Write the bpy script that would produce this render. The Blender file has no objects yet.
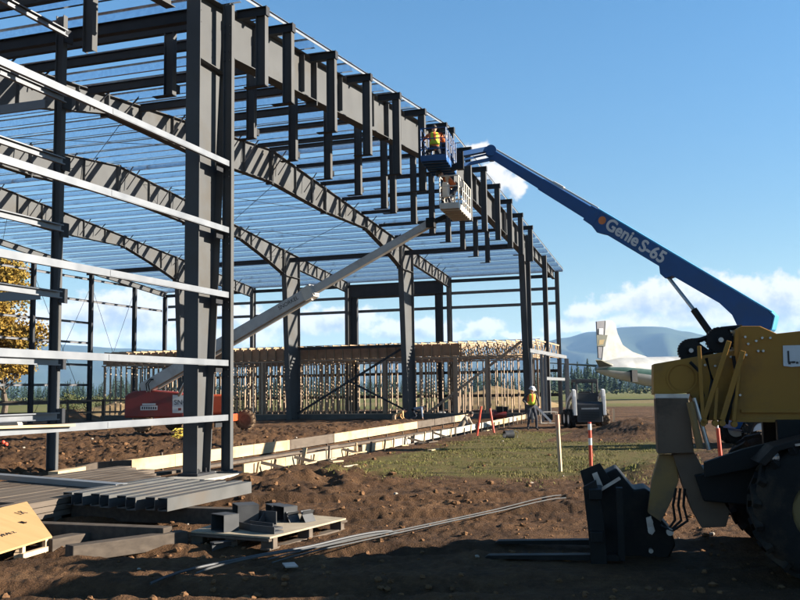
import bpy, bmesh, math, random
from mathutils import Vector, Matrix, Quaternion, noise
rnd = random.Random(11)
scene = bpy.context.scene
COL = scene.collection
V = Vector
rad = math.radians

# ------------------------------------------------------------------ camera
CAM = V((-35.4715, -10.1860, 1.68))
FW = V((0.94205414, 0.31993714, 0.10086739)).normalized()
RT = V((0.322913, -0.94632124, -0.01425845)).normalized()
UP = RT.cross(FW)
FPX = 945.0          # focal length in units of an 800 px wide frame
CYP = 295.4
FH = V((0.94687, 0.32157, 0)).normalized()      # level view axis
RH = V((FH.y, -FH.x, 0))                        # level right
def _ray(x, y): return FW + RT * ((x - 400) / FPX) - UP * ((y - CYP) / FPX)
def G(x, y, z=0.0):
    d = _ray(x, y); return CAM + d * ((z - CAM.z) / d.z)
def PY(x, y, Y):
    d = _ray(x, y); return CAM + d * ((Y - CAM.y) / d.y)
def PX(x, y, X):
    d = _ray(x, y); return CAM + d * ((X - CAM.x) / d.x)
def AD(x, y, D): return CAM + _ray(x, y) * D

cam_d = bpy.data.cameras.new('camera')
cam_d.sensor_width = 36.0
cam_d.lens = FPX / 800 * 36.0
cam_d.shift_y = -4.6 / 800
cam_d.clip_start = 0.1
cam_d.clip_end = 40000
cam = bpy.data.objects.new('camera', cam_d)
COL.objects.link(cam)
M = Matrix((RT, UP, -FW)).transposed().to_4x4()
M.translation = CAM
cam.matrix_world = M
scene.camera = cam

# ------------------------------------------------------------------ materials
MATS = {}
def nt(name):
    m = bpy.data.materials.new(name); m.use_nodes = True
    t = m.node_tree; b = t.nodes['Principled BSDF']
    MATS[name] = m
    return m, t, b
def N(t, typ, **kw):
    n = t.nodes.new(typ)
    for k, v in kw.items(): setattr(n, k, v)
    return n
def mat(name, c1, c2=None, rough=0.6, metal=0.0, scale=6.0, detail=4.0, bump=0.0, bscale=40.0, spec=0.5, stretch=None, c3=None, rvar=0.1, contrast=0.25):
    """colour varied by object-space noise, with optional dirt tone c3 and bump"""
    m, t, b = nt(name)
    if c2 is None: c2 = tuple(x * 0.75 for x in c1)
    tc = N(t, 'ShaderNodeTexCoord')
    mp = N(t, 'ShaderNodeMapping')
    if stretch: mp.inputs['Scale'].default_value = stretch
    t.links.new(tc.outputs['Object'], mp.inputs['Vector'])
    n1 = N(t, 'ShaderNodeTexNoise'); n1.inputs['Scale'].default_value = scale; n1.inputs['Detail'].default_value = detail
    t.links.new(mp.outputs[0], n1.inputs['Vector'])
    cr = N(t, 'ShaderNodeValToRGB')
    cr.color_ramp.elements[0].position = 0.5 - contrast / 1.2
    cr.color_ramp.elements[1].position = 0.5 + contrast / 1.2
    cr.color_ramp.elements[0].color = (*c2, 1); cr.color_ramp.elements[1].color = (*c1, 1)
    t.links.new(n1.outputs['Fac'], cr.inputs['Fac'])
    out = cr.outputs['Color']
    if c3 is not None:
        n3 = N(t, 'ShaderNodeTexNoise'); n3.inputs['Scale'].default_value = scale * 0.45; n3.inputs['Detail'].default_value = 7; n3.inputs['Roughness'].default_value = 0.7
        t.links.new(tc.outputs['Object'], n3.inputs['Vector'])
        r3 = N(t, 'ShaderNodeValToRGB'); r3.color_ramp.elements[0].position = 0.5; r3.color_ramp.elements[1].position = 0.68
        t.links.new(n3.outputs['Fac'], r3.inputs['Fac'])
        mx = N(t, 'ShaderNodeMix', data_type='RGBA')
        t.links.new(r3.outputs['Color'], mx.inputs['Factor'])
        t.links.new(out, mx.inputs['A']); mx.inputs['B'].default_value = (*c3, 1)
        out = mx.outputs['Result']
    t.links.new(out, b.inputs['Base Color'])
    b.inputs['Metallic'].default_value = metal
    b.inputs['Specular IOR Level'].default_value = spec
    mr = N(t, 'ShaderNodeMapRange'); mr.inputs['To Min'].default_value = max(0.02, rough - rvar); mr.inputs['To Max'].default_value = min(1, rough + rvar)
    t.links.new(n1.outputs['Fac'], mr.inputs['Value']); t.links.new(mr.outputs[0], b.inputs['Roughness'])
    if bump > 0:
        nb = N(t, 'ShaderNodeTexNoise'); nb.inputs['Scale'].default_value = bscale; nb.inputs['Detail'].default_value = 5
        t.links.new(mp.outputs[0], nb.inputs['Vector'])
        bp = N(t, 'ShaderNodeBump'); bp.inputs['Strength'].default_value = bump; bp.inputs['Distance'].default_value = 0.02
        t.links.new(nb.outputs['Fac'], bp.inputs['Height']); t.links.new(bp.outputs[0], b.inputs['Normal'])
    return m

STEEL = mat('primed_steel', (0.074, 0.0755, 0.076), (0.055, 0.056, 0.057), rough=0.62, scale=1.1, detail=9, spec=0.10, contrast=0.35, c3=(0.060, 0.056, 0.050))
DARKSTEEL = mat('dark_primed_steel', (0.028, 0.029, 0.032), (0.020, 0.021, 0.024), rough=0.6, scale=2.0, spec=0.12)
GALV = mat('galvanised_steel', (0.66, 0.70, 0.76), (0.54, 0.58, 0.65), rough=0.2, metal=1.0, scale=9, detail=6, rvar=0.06)
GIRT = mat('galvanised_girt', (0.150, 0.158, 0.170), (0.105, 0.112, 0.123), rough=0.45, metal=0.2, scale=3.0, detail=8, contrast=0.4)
LUMBER = mat('new_lumber', (0.4, 0.285, 0.165), (0.29, 0.2, 0.11), rough=0.75, scale=3.0, stretch=(1, 1, 1), spec=0.2, contrast=0.4)
STUDW = mat('stud_lumber', (0.33, 0.24, 0.165), (0.23, 0.165, 0.115), rough=0.8, scale=2.2, spec=0.15, contrast=0.4)
FORMW = mat('form_board', (0.42, 0.31, 0.19), (0.31, 0.22, 0.125), rough=0.8, scale=2.0, stretch=(0.4, 1, 4), spec=0.2, contrast=0.4, c3=(0.2, 0.14, 0.08))
TRUSSW = mat('truss_lumber', (0.30, 0.215, 0.135), (0.21, 0.145, 0.09), rough=0.8, scale=2.5, detail=6, spec=0.15, contrast=0.4)
PALEFORM = mat('pale_form_panel', (0.42, 0.38, 0.31), (0.33, 0.29, 0.23), rough=0.8, scale=2.5, detail=7, c3=(0.24, 0.2, 0.15), spec=0.2)
GREYW = mat('weathered_lumber', (0.115, 0.092, 0.072), (0.06, 0.048, 0.038), rough=0.88, scale=3, stretch=(0.5, 5, 5), detail=8, spec=0.1, contrast=0.5, c3=(0.05, 0.036, 0.026))
PLY = mat('plywood', (0.36, 0.22, 0.095), (0.3, 0.18, 0.075), rough=0.7, scale=2.5, stretch=(6, 0.6, 1), spec=0.25, contrast=0.35)
PLYPALE = mat('pale_plywood', (0.3, 0.25, 0.175), (0.23, 0.185, 0.13), rough=0.75, scale=3.5, spec=0.2, c3=(0.16, 0.13, 0.09))
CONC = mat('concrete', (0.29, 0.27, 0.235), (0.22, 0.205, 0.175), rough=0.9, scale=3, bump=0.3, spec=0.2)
CONCDARK = mat('shaded_concrete', (0.1, 0.093, 0.083), (0.07, 0.065, 0.058), rough=0.9, scale=2, spec=0.2)  # darker concrete copy, with the foundation's shade put into the colour
YEL = mat('dull_yellow_paint', (0.315, 0.148, 0.018), (0.24, 0.112, 0.015), rough=0.55, scale=1.4, detail=10, c3=(0.125, 0.072, 0.025), spec=0.25, contrast=0.35)
YELD = mat('muddy_yellow_paint', (0.25, 0.135, 0.032), (0.16, 0.09, 0.028), rough=0.7, scale=4, detail=8, c3=(0.085, 0.054, 0.03))
MUDGREY = mat('muddy_grey_plate', (0.13, 0.105, 0.085), (0.095, 0.075, 0.06), rough=0.65, scale=3, c3=(0.065, 0.05, 0.036))
BLKSTEEL = mat('black_machine_steel', (0.0075, 0.007, 0.0065), (0.005, 0.0045, 0.0042), rough=0.6, scale=5, c3=(0.02, 0.015, 0.011), spec=0.2)
MUDTAN = mat('muddy_tan_plate', (0.135, 0.088, 0.058), (0.088, 0.057, 0.038), rough=0.75, scale=3, detail=9, c3=(0.05, 0.033, 0.022), spec=0.15)
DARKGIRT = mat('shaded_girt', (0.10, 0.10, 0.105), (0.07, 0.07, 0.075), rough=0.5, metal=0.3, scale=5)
GREASE = mat('worn_bare_metal', (0.45, 0.44, 0.42), (0.28, 0.27, 0.26), rough=0.35, metal=0.8, scale=8)
RUBBER = mat('tyre_rubber', (0.016, 0.0145, 0.013), (0.010, 0.009, 0.0085), rough=0.9, scale=6, c3=(0.042, 0.03, 0.02), bump=0.3, spec=0.12)
DIRTSHADEW = mat('dirty_shaded_timber', (0.075, 0.06, 0.047), (0.045, 0.036, 0.029), rough=0.9, scale=4, stretch=(1, 4, 4), spec=0.1)  # dirty wood colour, taken darker to hold the shade the timbers lie in
DULLGALV = mat('dull_galvanised_frame', (0.15, 0.152, 0.155), (0.11, 0.112, 0.115), rough=0.5, metal=0.25, scale=4)
MUDRUB = mat('muddy_tyre', (0.14, 0.095, 0.06), (0.08, 0.055, 0.035), rough=0.9, scale=8, spec=0.1)
RIMY = mat('yellow_rim', (0.14, 0.09, 0.02), (0.09, 0.06, 0.018), rough=0.7, scale=5, c3=(0.05, 0.036, 0.023))
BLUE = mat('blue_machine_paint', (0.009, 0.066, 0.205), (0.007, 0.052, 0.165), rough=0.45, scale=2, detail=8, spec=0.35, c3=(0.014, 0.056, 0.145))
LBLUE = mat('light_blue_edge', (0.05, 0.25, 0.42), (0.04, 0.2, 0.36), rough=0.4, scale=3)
RED = mat('red_machine_paint', (0.16, 0.014, 0.010), (0.12, 0.011, 0.008), rough=0.5, scale=3, c3=(0.10, 0.02, 0.013))
ORG = mat('orange_machine_paint', (0.42, 0.06, 0.012), (0.35, 0.05, 0.01), rough=0.5, scale=3)
BOOMG = mat('light_grey_boom_paint', (0.40, 0.385, 0.36), (0.34, 0.33, 0.31), rough=0.4, scale=3, c3=(0.27, 0.25, 0.225))
CREAM = mat('cream_basket_paint', (0.5, 0.46, 0.39), (0.42, 0.38, 0.32), rough=0.5, scale=4)
WHITE = mat('white_paint', (0.52, 0.515, 0.5), (0.45, 0.445, 0.43), rough=0.45, scale=4)
BLACK = mat('black_paint', (0.02, 0.02, 0.021), (0.014, 0.014, 0.015), rough=0.5, scale=5)
ORGPLAS = mat('orange_stake_paint', (0.55, 0.055, 0.018), (0.46, 0.042, 0.014), rough=0.5, scale=10)
PINKTAPE = mat('faded_orange_tip', (0.5, 0.2, 0.11), (0.46, 0.25, 0.15), rough=0.7, scale=14)
STAKEW = mat('stake_wood', (0.44, 0.32, 0.2), (0.36, 0.25, 0.155), rough=0.8, scale=6, stretch=(4, 4, 0.6))
HIVISY = mat('hi_vis_yellow', (0.4, 0.5, 0.02), (0.34, 0.44, 0.02), rough=0.8, scale=8)
HIVISO = mat('hi_vis_orange', (0.6, 0.12, 0.014), (0.5, 0.09, 0.014), rough=0.8, scale=8)
SILVERTAPE = mat('reflective_tape', (0.7, 0.7, 0.66), rough=0.4, scale=8)
SKIN = mat('skin', (0.50, 0.30, 0.21), (0.44, 0.25, 0.17), rough=0.6, scale=10)
DENIM = mat('dark_work_trousers', (0.03, 0.033, 0.045), (0.02, 0.022, 0.03), rough=0.9, scale=9)
DARKCLOTH = mat('dark_work_jacket', (0.04, 0.035, 0.035), (0.026, 0.024, 0.024), rough=0.9, scale=9)
BLUECLOTH = mat('navy_work_jacket', (0.025, 0.05, 0.13), (0.018, 0.035, 0.09), rough=0.9, scale=9)
PALECLOTH = mat('pale_shirt', (0.30, 0.25, 0.19), (0.22, 0.18, 0.14), rough=0.9, scale=9)
TANCLOTH = mat('tan_work_clothes', (0.40, 0.27, 0.16), (0.3, 0.2, 0.12), rough=0.9, scale=9)
HAIR = mat('dark_hair', (0.03, 0.02, 0.013), rough=0.8, scale=20)
BOOT = mat('boot_leather', (0.06, 0.04, 0.025), rough=0.8, scale=12)
PLANEW = mat('weathered_white_aluminium', (0.36, 0.36, 0.345), (0.27, 0.27, 0.26), rough=0.4, metal=0.1, scale=0.8, detail=7, c3=(0.24, 0.235, 0.21))
PLANEG = mat('aircraft_grey_belly', (0.30, 0.32, 0.33), (0.25, 0.26, 0.27), rough=0.4, metal=0.2, scale=0.8)
TEAL = mat('dark_green_stripe', (0.02, 0.07, 0.06), (0.015, 0.055, 0.05), rough=0.4, scale=2)
OLIVE = mat('olive_tailplane', (0.055, 0.05, 0.022), (0.04, 0.037, 0.016), rough=0.5, scale=2)
TAILGRN = mat('tail_green', (0.032, 0.036, 0.013), rough=0.5, scale=2)
TAILYEL = mat('tail_yellow', (0.16, 0.10, 0.009), rough=0.5, scale=2)
TAILGREY = mat('tail_grey_purple', (0.075, 0.072, 0.085), rough=0.5, scale=2)
GLASS = mat('dark_glass', (0.03, 0.035, 0.04), rough=0.1, scale=2, spec=0.7)
BARK = mat('tree_bark', (0.11, 0.08, 0.055), (0.06, 0.045, 0.032), rough=0.95, scale=6, stretch=(3, 3, 0.6))
GOLDL = mat('golden_leaves', (0.27, 0.165, 0.026), (0.15, 0.09, 0.017), rough=0.7, scale=0.8, detail=3, c3=(0.16, 0.15, 0.035), spec=0.15)
CONIF = mat('conifer_foliage', (0.030, 0.050, 0.024), (0.018, 0.032, 0.016), rough=0.8, scale=0.5, spec=0.15)
SHRUB = mat('shrub_leaves', (0.07, 0.08, 0.026), (0.036, 0.046, 0.018), rough=0.8, scale=1.2, c3=(0.12, 0.09, 0.035), spec=0.15)
GRASSB = mat('grass_blades', (0.13, 0.125, 0.032), (0.085, 0.08, 0.022), rough=0.8, scale=0.8, c3=(0.17, 0.125, 0.05), spec=0.15)
CLOD = mat('soil_clod', (0.16, 0.085, 0.041), (0.08, 0.042, 0.021), rough=0.95, scale=5, bump=0.5, spec=0.08, contrast=0.4)
STONE = mat('pale_stone', (0.26, 0.22, 0.175), (0.18, 0.15, 0.12), rough=0.9, scale=10, spec=0.2)
HILLM = mat('forested_hill', (0.040, 0.056, 0.034), (0.022, 0.034, 0.022), rough=0.95, scale=0.004, detail=8, spec=0.05, contrast=0.3, c3=(0.06, 0.062, 0.042))
CHARC = mat('charcoal_clip_steel', (0.042, 0.043, 0.045), (0.028, 0.029, 0.031), rough=0.5, scale=6, spec=0.25)
CHANM = mat('channel_steel', (0.072, 0.071, 0.068), (0.05, 0.05, 0.048), rough=0.55, scale=2.5, detail=7, spec=0.2, c3=(0.07, 0.06, 0.05))

# ------------------------------------------------------------------ mesh builder
class MB:
    def __init__(s): s.v = []; s.f = []; s.m = []; s.cur = 0
    def add(s, vs, fs):
        o = len(s.v); s.v += [V(p) for p in vs]
        for f in fs: s.f.append([i + o for i in f]); s.m.append(s.cur)
    def hexa(s, p):      # 4 bottom (ccw) + 4 top
        s.add(p, [(3, 2, 1, 0), (4, 5, 6, 7), (0, 1, 5, 4), (1, 2, 6, 5), (2, 3, 7, 6), (3, 0, 4, 7)])
    def box(s, c, d, rz=0.0, ax=None):
        c = V(c); hx, hy, hz = d[0] / 2, d[1] / 2, d[2] / 2
        if ax is None:
            X = V((math.cos(rz), math.sin(rz), 0)); Y = V((-X.y, X.x, 0)); Z = V((0, 0, 1))
        else: X, Y, Z = ax
        q = [(-1, -1), (1, -1), (1, 1), (-1, 1)]
        s.hexa([c + X * hx * a + Y * hy * b + Z * hz * e for e in (-1, 1) for a, b in q])
    def bx(s, x0, x1, y0, y1, z0, z1): s.box(((x0 + x1) / 2, (y0 + y1) / 2, (z0 + z1) / 2), (x1 - x0, y1 - y0, z1 - z0))
    @staticmethod
    def frame(p0, p1, up=(0, 0, 1)):
        z = (V(p1) - V(p0)); L = z.length; z = z / L
        u = V(up)
        if abs(z.dot(u)) > 0.98: u = V((1, 0, 0)) if abs(z.x) < 0.9 else V((0, 1, 0))
        x = u.cross(z).normalized(); y = z.cross(x)
        return x, y, z, L
    def bar(s, p0, p1, w, h, up=(0, 0, 1), w1=None, h1=None):
        """w across, h along 'up'"""
        x, y, z, L = s.frame(p0, p1, up); w1 = w if w1 is None else w1; h1 = h if h1 is None else h1
        p0 = V(p0); p1 = V(p1); q = [(-1, -1), (1, -1), (1, 1), (-1, 1)]
        s.hexa([p0 + x * a * w / 2 + y * b * h / 2 for a, b in q] + [p1 + x * a * w1 / 2 + y * b * h1 / 2 for a, b in q])
    def ibeam(s, p0, p1, d, w, tf=0.02, tw=0.015, up=(0, 0, 1)):
        x, y, z, L = s.frame(p0, p1, up); p0 = V(p0); p1 = V(p1)
        s.bar(p0, p1, tw, d - 2 * tf, up)
        for k in (-1, 1):
            o = y * k * (d - tf) / 2
            s.bar(p0 + o, p1 + o, w, tf, up)
    def cee(s, p0, p1, d, w, t=0.006, up=(0, 0, 1), side=1, lip=0.0):
        x, y, z, L = s.frame(p0, p1, up); p0 = V(p0); p1 = V(p1)
        s.bar(p0, p1, t, d - 2 * t, up)
        for k in (-1, 1):
            o = y * k * (d - t) / 2 + x * side * (w - t) / 2
            s.bar(p0 + o, p1 + o, w, t, up)
            if lip:
                o2 = y * k * (d / 2 - t - lip / 2) + x * side * (w - t)
                s.bar(p0 + o2, p1 + o2, t, lip, up)
    def zee(s, p0, p1, d, w, t=0.006, up=(0, 0, 1)):
        x, y, z, L = s.frame(p0, p1, up); p0 = V(p0); p1 = V(p1)
        s.bar(p0, p1, t, d - 2 * t, up)
        for k in (-1, 1):
            o = y * k * (d - t) / 2 + x * k * (w - t) / 2
            s.bar(p0 + o, p1 + o, w, t, up)
    def tube(s, p0, p1, r, r1=None, n=10, caps=True):
        r1 = r if r1 is None else r1
        x, y, z, L = s.frame(p0, p1); p0 = V(p0); p1 = V(p1)
        vs = []
        for p, rr in ((p0, r), (p1, r1)):
            for i in range(n):
                a = 2 * math.pi * i / n; vs.append(p + x * math.cos(a) * rr + y * math.sin(a) * rr)
        fs = [(i, (i + 1) % n, n + (i + 1) % n, n + i) for i in range(n)]
        if caps: fs += [tuple(range(n - 1, -1, -1)), tuple(range(n, 2 * n))]
        s.add(vs, fs)
    def path(s, pts, r, n=6, r1=None):
        pts = [V(p) for p in pts]; vs = []; m = len(pts)
        for k, p in enumerate(pts):
            t = (pts[min(k + 1, m - 1)] - pts[max(k - 1, 0)])
            x, y, z, L = s.frame(p, p + t)
            rr = r if r1 is None else r + (r1 - r) * k / (m - 1)
            for i in range(n):
                a = 2 * math.pi * i / n; vs.append(p + x * math.cos(a) * rr + y * math.sin(a) * rr)
        fs = []
        for k in range(m - 1):
            fs += [(k * n + i, k * n + (i + 1) % n, (k + 1) * n + (i + 1) % n, (k + 1) * n + i) for i in range(n)]
        fs += [tuple(range(n - 1, -1, -1)), tuple(range((m - 1) * n, m * n))]
        s.add(vs, fs)
    def prism(s, poly, o, ux, uy, th):
        """polygon (a, b) in the plane o + a*ux + b*uy, centred thickness vector th"""
        o, ux, uy, th = V(o), V(ux), V(uy), V(th); n = len(poly)
        A = [o + ux * a + uy * b - th / 2 for a, b in poly]; B = [p + th for p in A]
        s.add(A + B, [tuple(range(n - 1, -1, -1)), tuple(range(n, 2 * n))] + [(i, (i + 1) % n, n + (i + 1) % n, n + i) for i in range(n)])
    def lathe(s, prof, c, axis, n=20, closed=False):
        """profile (r, h) turned about axis through c"""
        axis = V(axis).normalized(); x, y, z, L = s.frame(V((0, 0, 0)), axis); c = V(c); m = len(prof); vs = []
        for r, h in prof:
            for i in range(n):
                a = 2 * math.pi * i / n; vs.append(c + axis * h + x * math.cos(a) * r + y * math.sin(a) * r)
        fs = []
        for k in range(m - 1 if not closed else m):
            k2 = (k + 1) % m
            fs += [(k * n + i, k * n + (i + 1) % n, k2 * n + (i + 1) % n, k2 * n + i) for i in range(n)]
        if not closed: fs += [tuple(range(n - 1, -1, -1)), tuple(range((m - 1) * n, m * n))]
        s.add(vs, fs)
    def ball(s, c, r, nu=10, nv=7, jit=0.0, seed=0, squash=(1, 1, 1), ax=None):
        c = V(c); vs = []; rr = random.Random(seed)
        X, Y, Z = ax if ax else (V((1, 0, 0)), V((0, 1, 0)), V((0, 0, 1)))
        for j in range(1, nv):
            th = math.pi * j / nv
            for i in range(nu):
                ph = 2 * math.pi * i / nu; k = 1 + rr.uniform(-jit, jit)
                d = V((math.sin(th) * math.cos(ph) * squash[0], math.sin(th) * math.sin(ph) * squash[1], math.cos(th) * squash[2])) * (r * k)
                vs.append(c + X * d.x + Y * d.y + Z * d.z)
        t = c + Z * r * squash[2]; b = c - Z * r * squash[2]
        vs += [t, b]; fs = []
        for j in range(nv - 2):
            for i in range(nu): fs.append((j * nu + i, (j + 1) * nu + i, (j + 1) * nu + (i + 1) % nu, j * nu + (i + 1) % nu))
        T = len(vs) - 2; B = T + 1; o = (nv - 2) * nu
        for i in range(nu):
            fs.append((T, i, (i + 1) % nu)); fs.append((B, o + (i + 1) % nu, o + i))
        s.add(vs, fs)
    def build(s, name, mats, parent=None, local=False, smooth=False, bevel=0.0):
        """vertices are in world space unless local; returns ONE mesh object"""
        me = bpy.data.meshes.new(name)
        vs = s.v
        if parent is not None and not local:
            inv = (TOP[parent.name]).inverted(); vs = [inv @ p for p in vs]
        me.from_pydata([tuple(p) for p in vs], [], s.f)
        if not isinstance(mats, (list, tuple)): mats = [mats]
        for m_ in mats: me.materials.append(m_)
        if len(mats) > 1: me.polygons.foreach_set('material_index', s.m)
        if smooth: me.polygons.foreach_set('use_smooth', [True] * len(me.polygons))
        bm = bmesh.new(); bm.from_mesh(me); bmesh.ops.recalc_face_normals(bm, faces=bm.faces); bm.to_mesh(me); bm.free()
        me.update()
        if smooth:
            try: me.set_sharp_from_angle(angle=rad(40))
            except Exception: pass
        o = bpy.data.objects.new(name, me); COL.objects.link(o)
        if parent is not None:
            o.parent = parent; TOP[o.name] = TOP[parent.name]
        else: TOP[o.name] = Matrix()
        if bevel > 0:
            b = o.modifiers.new('bevel', 'BEVEL'); b.width = bevel; b.segments = 2; b.limit_method = 'ANGLE'; b.angle_limit = rad(40)
        return o
TOP = {}
def tag(o, label=None, cat=None, group=None, kind=None):
    if label: o['label'] = label
    if cat: o['category'] = cat
    if group: o['group'] = group
    if kind: o['kind'] = kind
    return o
def thing(name, loc, label, cat, rz=0.0, group=None):
    o = bpy.data.objects.new(name, None); COL.objects.link(o)
    o.location = loc; o.rotation_euler = (0, 0, rz); o.empty_display_size = 0.3
    TOP[o.name] = Matrix.Translation(V(loc)) @ Matrix.Rotation(rz, 4, 'Z')
    return tag(o, label, cat, group)
def copy_at(o, dx=0, dy=0, dz=0, parent=None):
    c = o.copy(); COL.objects.link(c); c.parent = parent or o.parent
    c.location = o.location + V((dx, dy, dz)); TOP[c.name] = TOP[o.name]
    return c
def text_part(name, body, size, mat_, parent, origin, ux, uy, depth=0.004, align='LEFT', shear=0.0, bold=0.0, local=False):
    cu = bpy.data.curves.new(name, 'FONT'); cu.body = body; cu.size = size; cu.extrude = depth; cu.align_x = align; cu.shear = shear; cu.offset = 0
    tmp = bpy.data.objects.new(name + '_curve', cu); COL.objects.link(tmp)
    dg = bpy.context.evaluated_depsgraph_get(); dg.update()
    me = bpy.data.meshes.new_from_object(tmp.evaluated_get(dg))
    if bold:                                      # heavier strokes: the same outline laid a few times, each a hair higher
        bm = bmesh.new()
        for k, (dx, dy) in enumerate(((0, 0), (1, 0), (-1, 0), (0, 1), (0, -1), (.7, .7), (-.7, .7), (.7, -.7), (-.7, -.7))):
            m2 = me.copy(); m2.transform(Matrix.Translation((dx * bold, dy * bold, k * .0004))); bm.from_mesh(m2); bpy.data.meshes.remove(m2)
        bm.to_mesh(me); bm.free()
    bpy.data.objects.remove(tmp)
    ux = V(ux).normalized(); uy = V(uy); uy = (uy - ux * uy.dot(ux)).normalized(); uz = ux.cross(uy)
    Mx = Matrix((ux, uy, uz)).transposed().to_4x4(); Mx.translation = V(origin)
    if not local: Mx = TOP[parent.name].inverted() @ Mx
    me.transform(Mx)
    me.materials.clear(); me.materials.append(mat_)
    o = bpy.data.objects.new(name, me); COL.objects.link(o); o.parent = parent; TOP[o.name] = TOP[parent.name]
    return o
# ================================================================== LIGHT, SKY, AIR
SUN_EL = rad(19.0)
SH = V((0.30, -0.954, 0)).normalized()
SUNDIR = V((SH.x * math.cos(SUN_EL), SH.y * math.cos(SUN_EL), math.sin(SUN_EL)))
sl = bpy.data.lights.new('sun', 'SUN'); sl.energy = 5.0; sl.angle = rad(0.53); sl.color = (1.0, 0.915, 0.79)
so = bpy.data.objects.new('sun', sl); COL.objects.link(so)
so.rotation_mode = 'QUATERNION'; so.rotation_quaternion = SUNDIR.to_track_quat('Z', 'Y'); so.location = (0, -30, 40)

w = bpy.data.worlds.new('World'); scene.world = w; w.use_nodes = True
t = w.node_tree; t.nodes.clear()
def L(a, b): t.links.new(a, b)
sky = N(t, 'ShaderNodeTexSky'); sky.sky_type = 'NISHITA'; sky.sun_disc = False
sky.sun_elevation = SUN_EL; sky.sun_rotation = math.atan2(SH.x, SH.y)
sky.altitude = 20; sky.air_density = 1.0; sky.dust_density = 0.1; sky.ozone_density = 1.6
bg = N(t, 'ShaderNodeBackground'); bg.inputs['Strength'].default_value = 0.05
gm = N(t, 'ShaderNodeHueSaturation'); gm.inputs['Saturation'].default_value = 1.3
L(sky.outputs[0], gm.inputs['Color']); 
# direction -> (azimuth from view axis, elevation) in degrees
geo = N(t, 'ShaderNodeNewGeometry')
def dotv(vec):
    n = N(t, 'ShaderNodeVectorMath', operation='DOT_PRODUCT'); L(geo.outputs['Incoming'], n.inputs[0]); n.inputs[1].default_value = [-c for c in vec]; return n.outputs['Value']
def mth(op, a, b=None, c=None, tr=None, clamp=False):
    tr = tr or t
    n = N(tr, 'ShaderNodeMath', operation=op); n.use_clamp = clamp
    for i, q in enumerate((a, b, c)):
        if q is None: continue
        if isinstance(q, (int, float)): n.inputs[i].default_value = q
        else: tr.links.new(q, n.inputs[i])
    return n.outputs[0]
ELRAMP = None
az = mth('MULTIPLY', mth('ARCTAN2', dotv(RH), dotv(FH)), 57.29578)
el = mth('MULTIPLY', mth('ARCSINE', dotv((0, 0, 1))), 57.29578)
er = N(t, 'ShaderNodeMapRange', interpolation_type='SMOOTHSTEP'); er.inputs['From Min'].default_value = -1; er.inputs['From Max'].default_value = 24; er.inputs['To Min'].default_value = 0.54; er.inputs['To Max'].default_value = 0.90; L(el, er.inputs['Value'])
sv = N(t, 'ShaderNodeVectorMath', operation='SCALE'); L(gm.outputs[0], sv.inputs[0]); L(er.outputs[0], sv.inputs['Scale']); L(sv.outputs[0], bg.inputs['Color'])
cx = N(t, 'ShaderNodeCombineXYZ'); L(az, cx.inputs[0]); L(el, cx.inputs[1])
def azel(x, y):
    d = _ray(x, y).normalized(); return math.degrees(math.atan2(d.dot(RH), d.dot(FH))), math.degrees(math.asin(d.z))
BLOBS = [(590, 308, 30, 11), (572, 324, 38, 9), (625, 322, 48, 10), (650, 300, 50, 19), (695, 298, 66, 25), (745, 294, 54, 20), (790, 300, 50, 26),
         (690, 322, 120, 11), (830, 318, 60, 26), (478, 152, 17, 11), (497, 176, 22, 20), (512, 188, 14, 12),
         (90, 312, 50, 20), (135, 312, 64, 26), (70, 345, 70, 16), (160, 338, 70, 16), (225, 312, 50, 15), (240, 336, 60, 12), (305, 322, 50, 14), (345, 318, 50, 15),
         (400, 330, 44, 10), (430, 325, 34, 10), (486, 328, 26, 9), (455, 334, 60, 7), (520, 336, 30, 5), (20, 330, 50, 26), (-70, 320, 60, 30), (900, 300, 70, 24)]
gp = bpy.data.node_groups.new('cloud_density', 'ShaderNodeTree')
gp.interface.new_socket('P', in_out='INPUT', socket_type='NodeSocketVector'); gp.interface.new_socket('D', in_out='OUTPUT', socket_type='NodeSocketFloat')
gi = gp.nodes.new('NodeGroupInput'); go_ = gp.nodes.new('NodeGroupOutput')
nz = gp.nodes.new('ShaderNodeTexNoise'); nz.inputs['Scale'].default_value = 0.55; nz.inputs['Detail'].default_value = 6; nz.inputs['Roughness'].default_value = 0.58
gp.links.new(gi.outputs[0], nz.inputs['Vector'])
sb_ = gp.nodes.new('ShaderNodeVectorMath'); sb_.operation = 'SUBTRACT'; gp.links.new(nz.outputs['Color'], sb_.inputs[0]); sb_.inputs[1].default_value = (0.5, 0.5, 0.5)
ma_ = gp.nodes.new('ShaderNodeVectorMath'); ma_.operation = 'MULTIPLY_ADD'; gp.links.new(sb_.outputs[0], ma_.inputs[0]); ma_.inputs[1].default_value = (2.6, 1.5, 0); gp.links.new(gi.outputs[0], ma_.inputs[2])
acc = None
for (x, y, wx, wy) in BLOBS:
    a, e = azel(x, y); kx, ky = 1 / (wx * 0.0606 * 0.92), 1 / (wy * 0.0606)
    s1 = gp.nodes.new('ShaderNodeVectorMath'); s1.operation = 'SUBTRACT'; gp.links.new(ma_.outputs[0], s1.inputs[0]); s1.inputs[1].default_value = (a, e, 0)
    s2 = gp.nodes.new('ShaderNodeVectorMath'); s2.operation = 'MULTIPLY'; gp.links.new(s1.outputs[0], s2.inputs[0]); s2.inputs[1].default_value = (kx, ky, 0)
    s3 = gp.nodes.new('ShaderNodeVectorMath'); s3.operation = 'LENGTH'; gp.links.new(s2.outputs[0], s3.inputs[0])
    o = mth('SUBTRACT', 1.0, s3.outputs['Value'], tr=gp)
    acc = o if acc is None else mth('SMOOTH_MAX', acc, o, 0.25, tr=gp)
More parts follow.
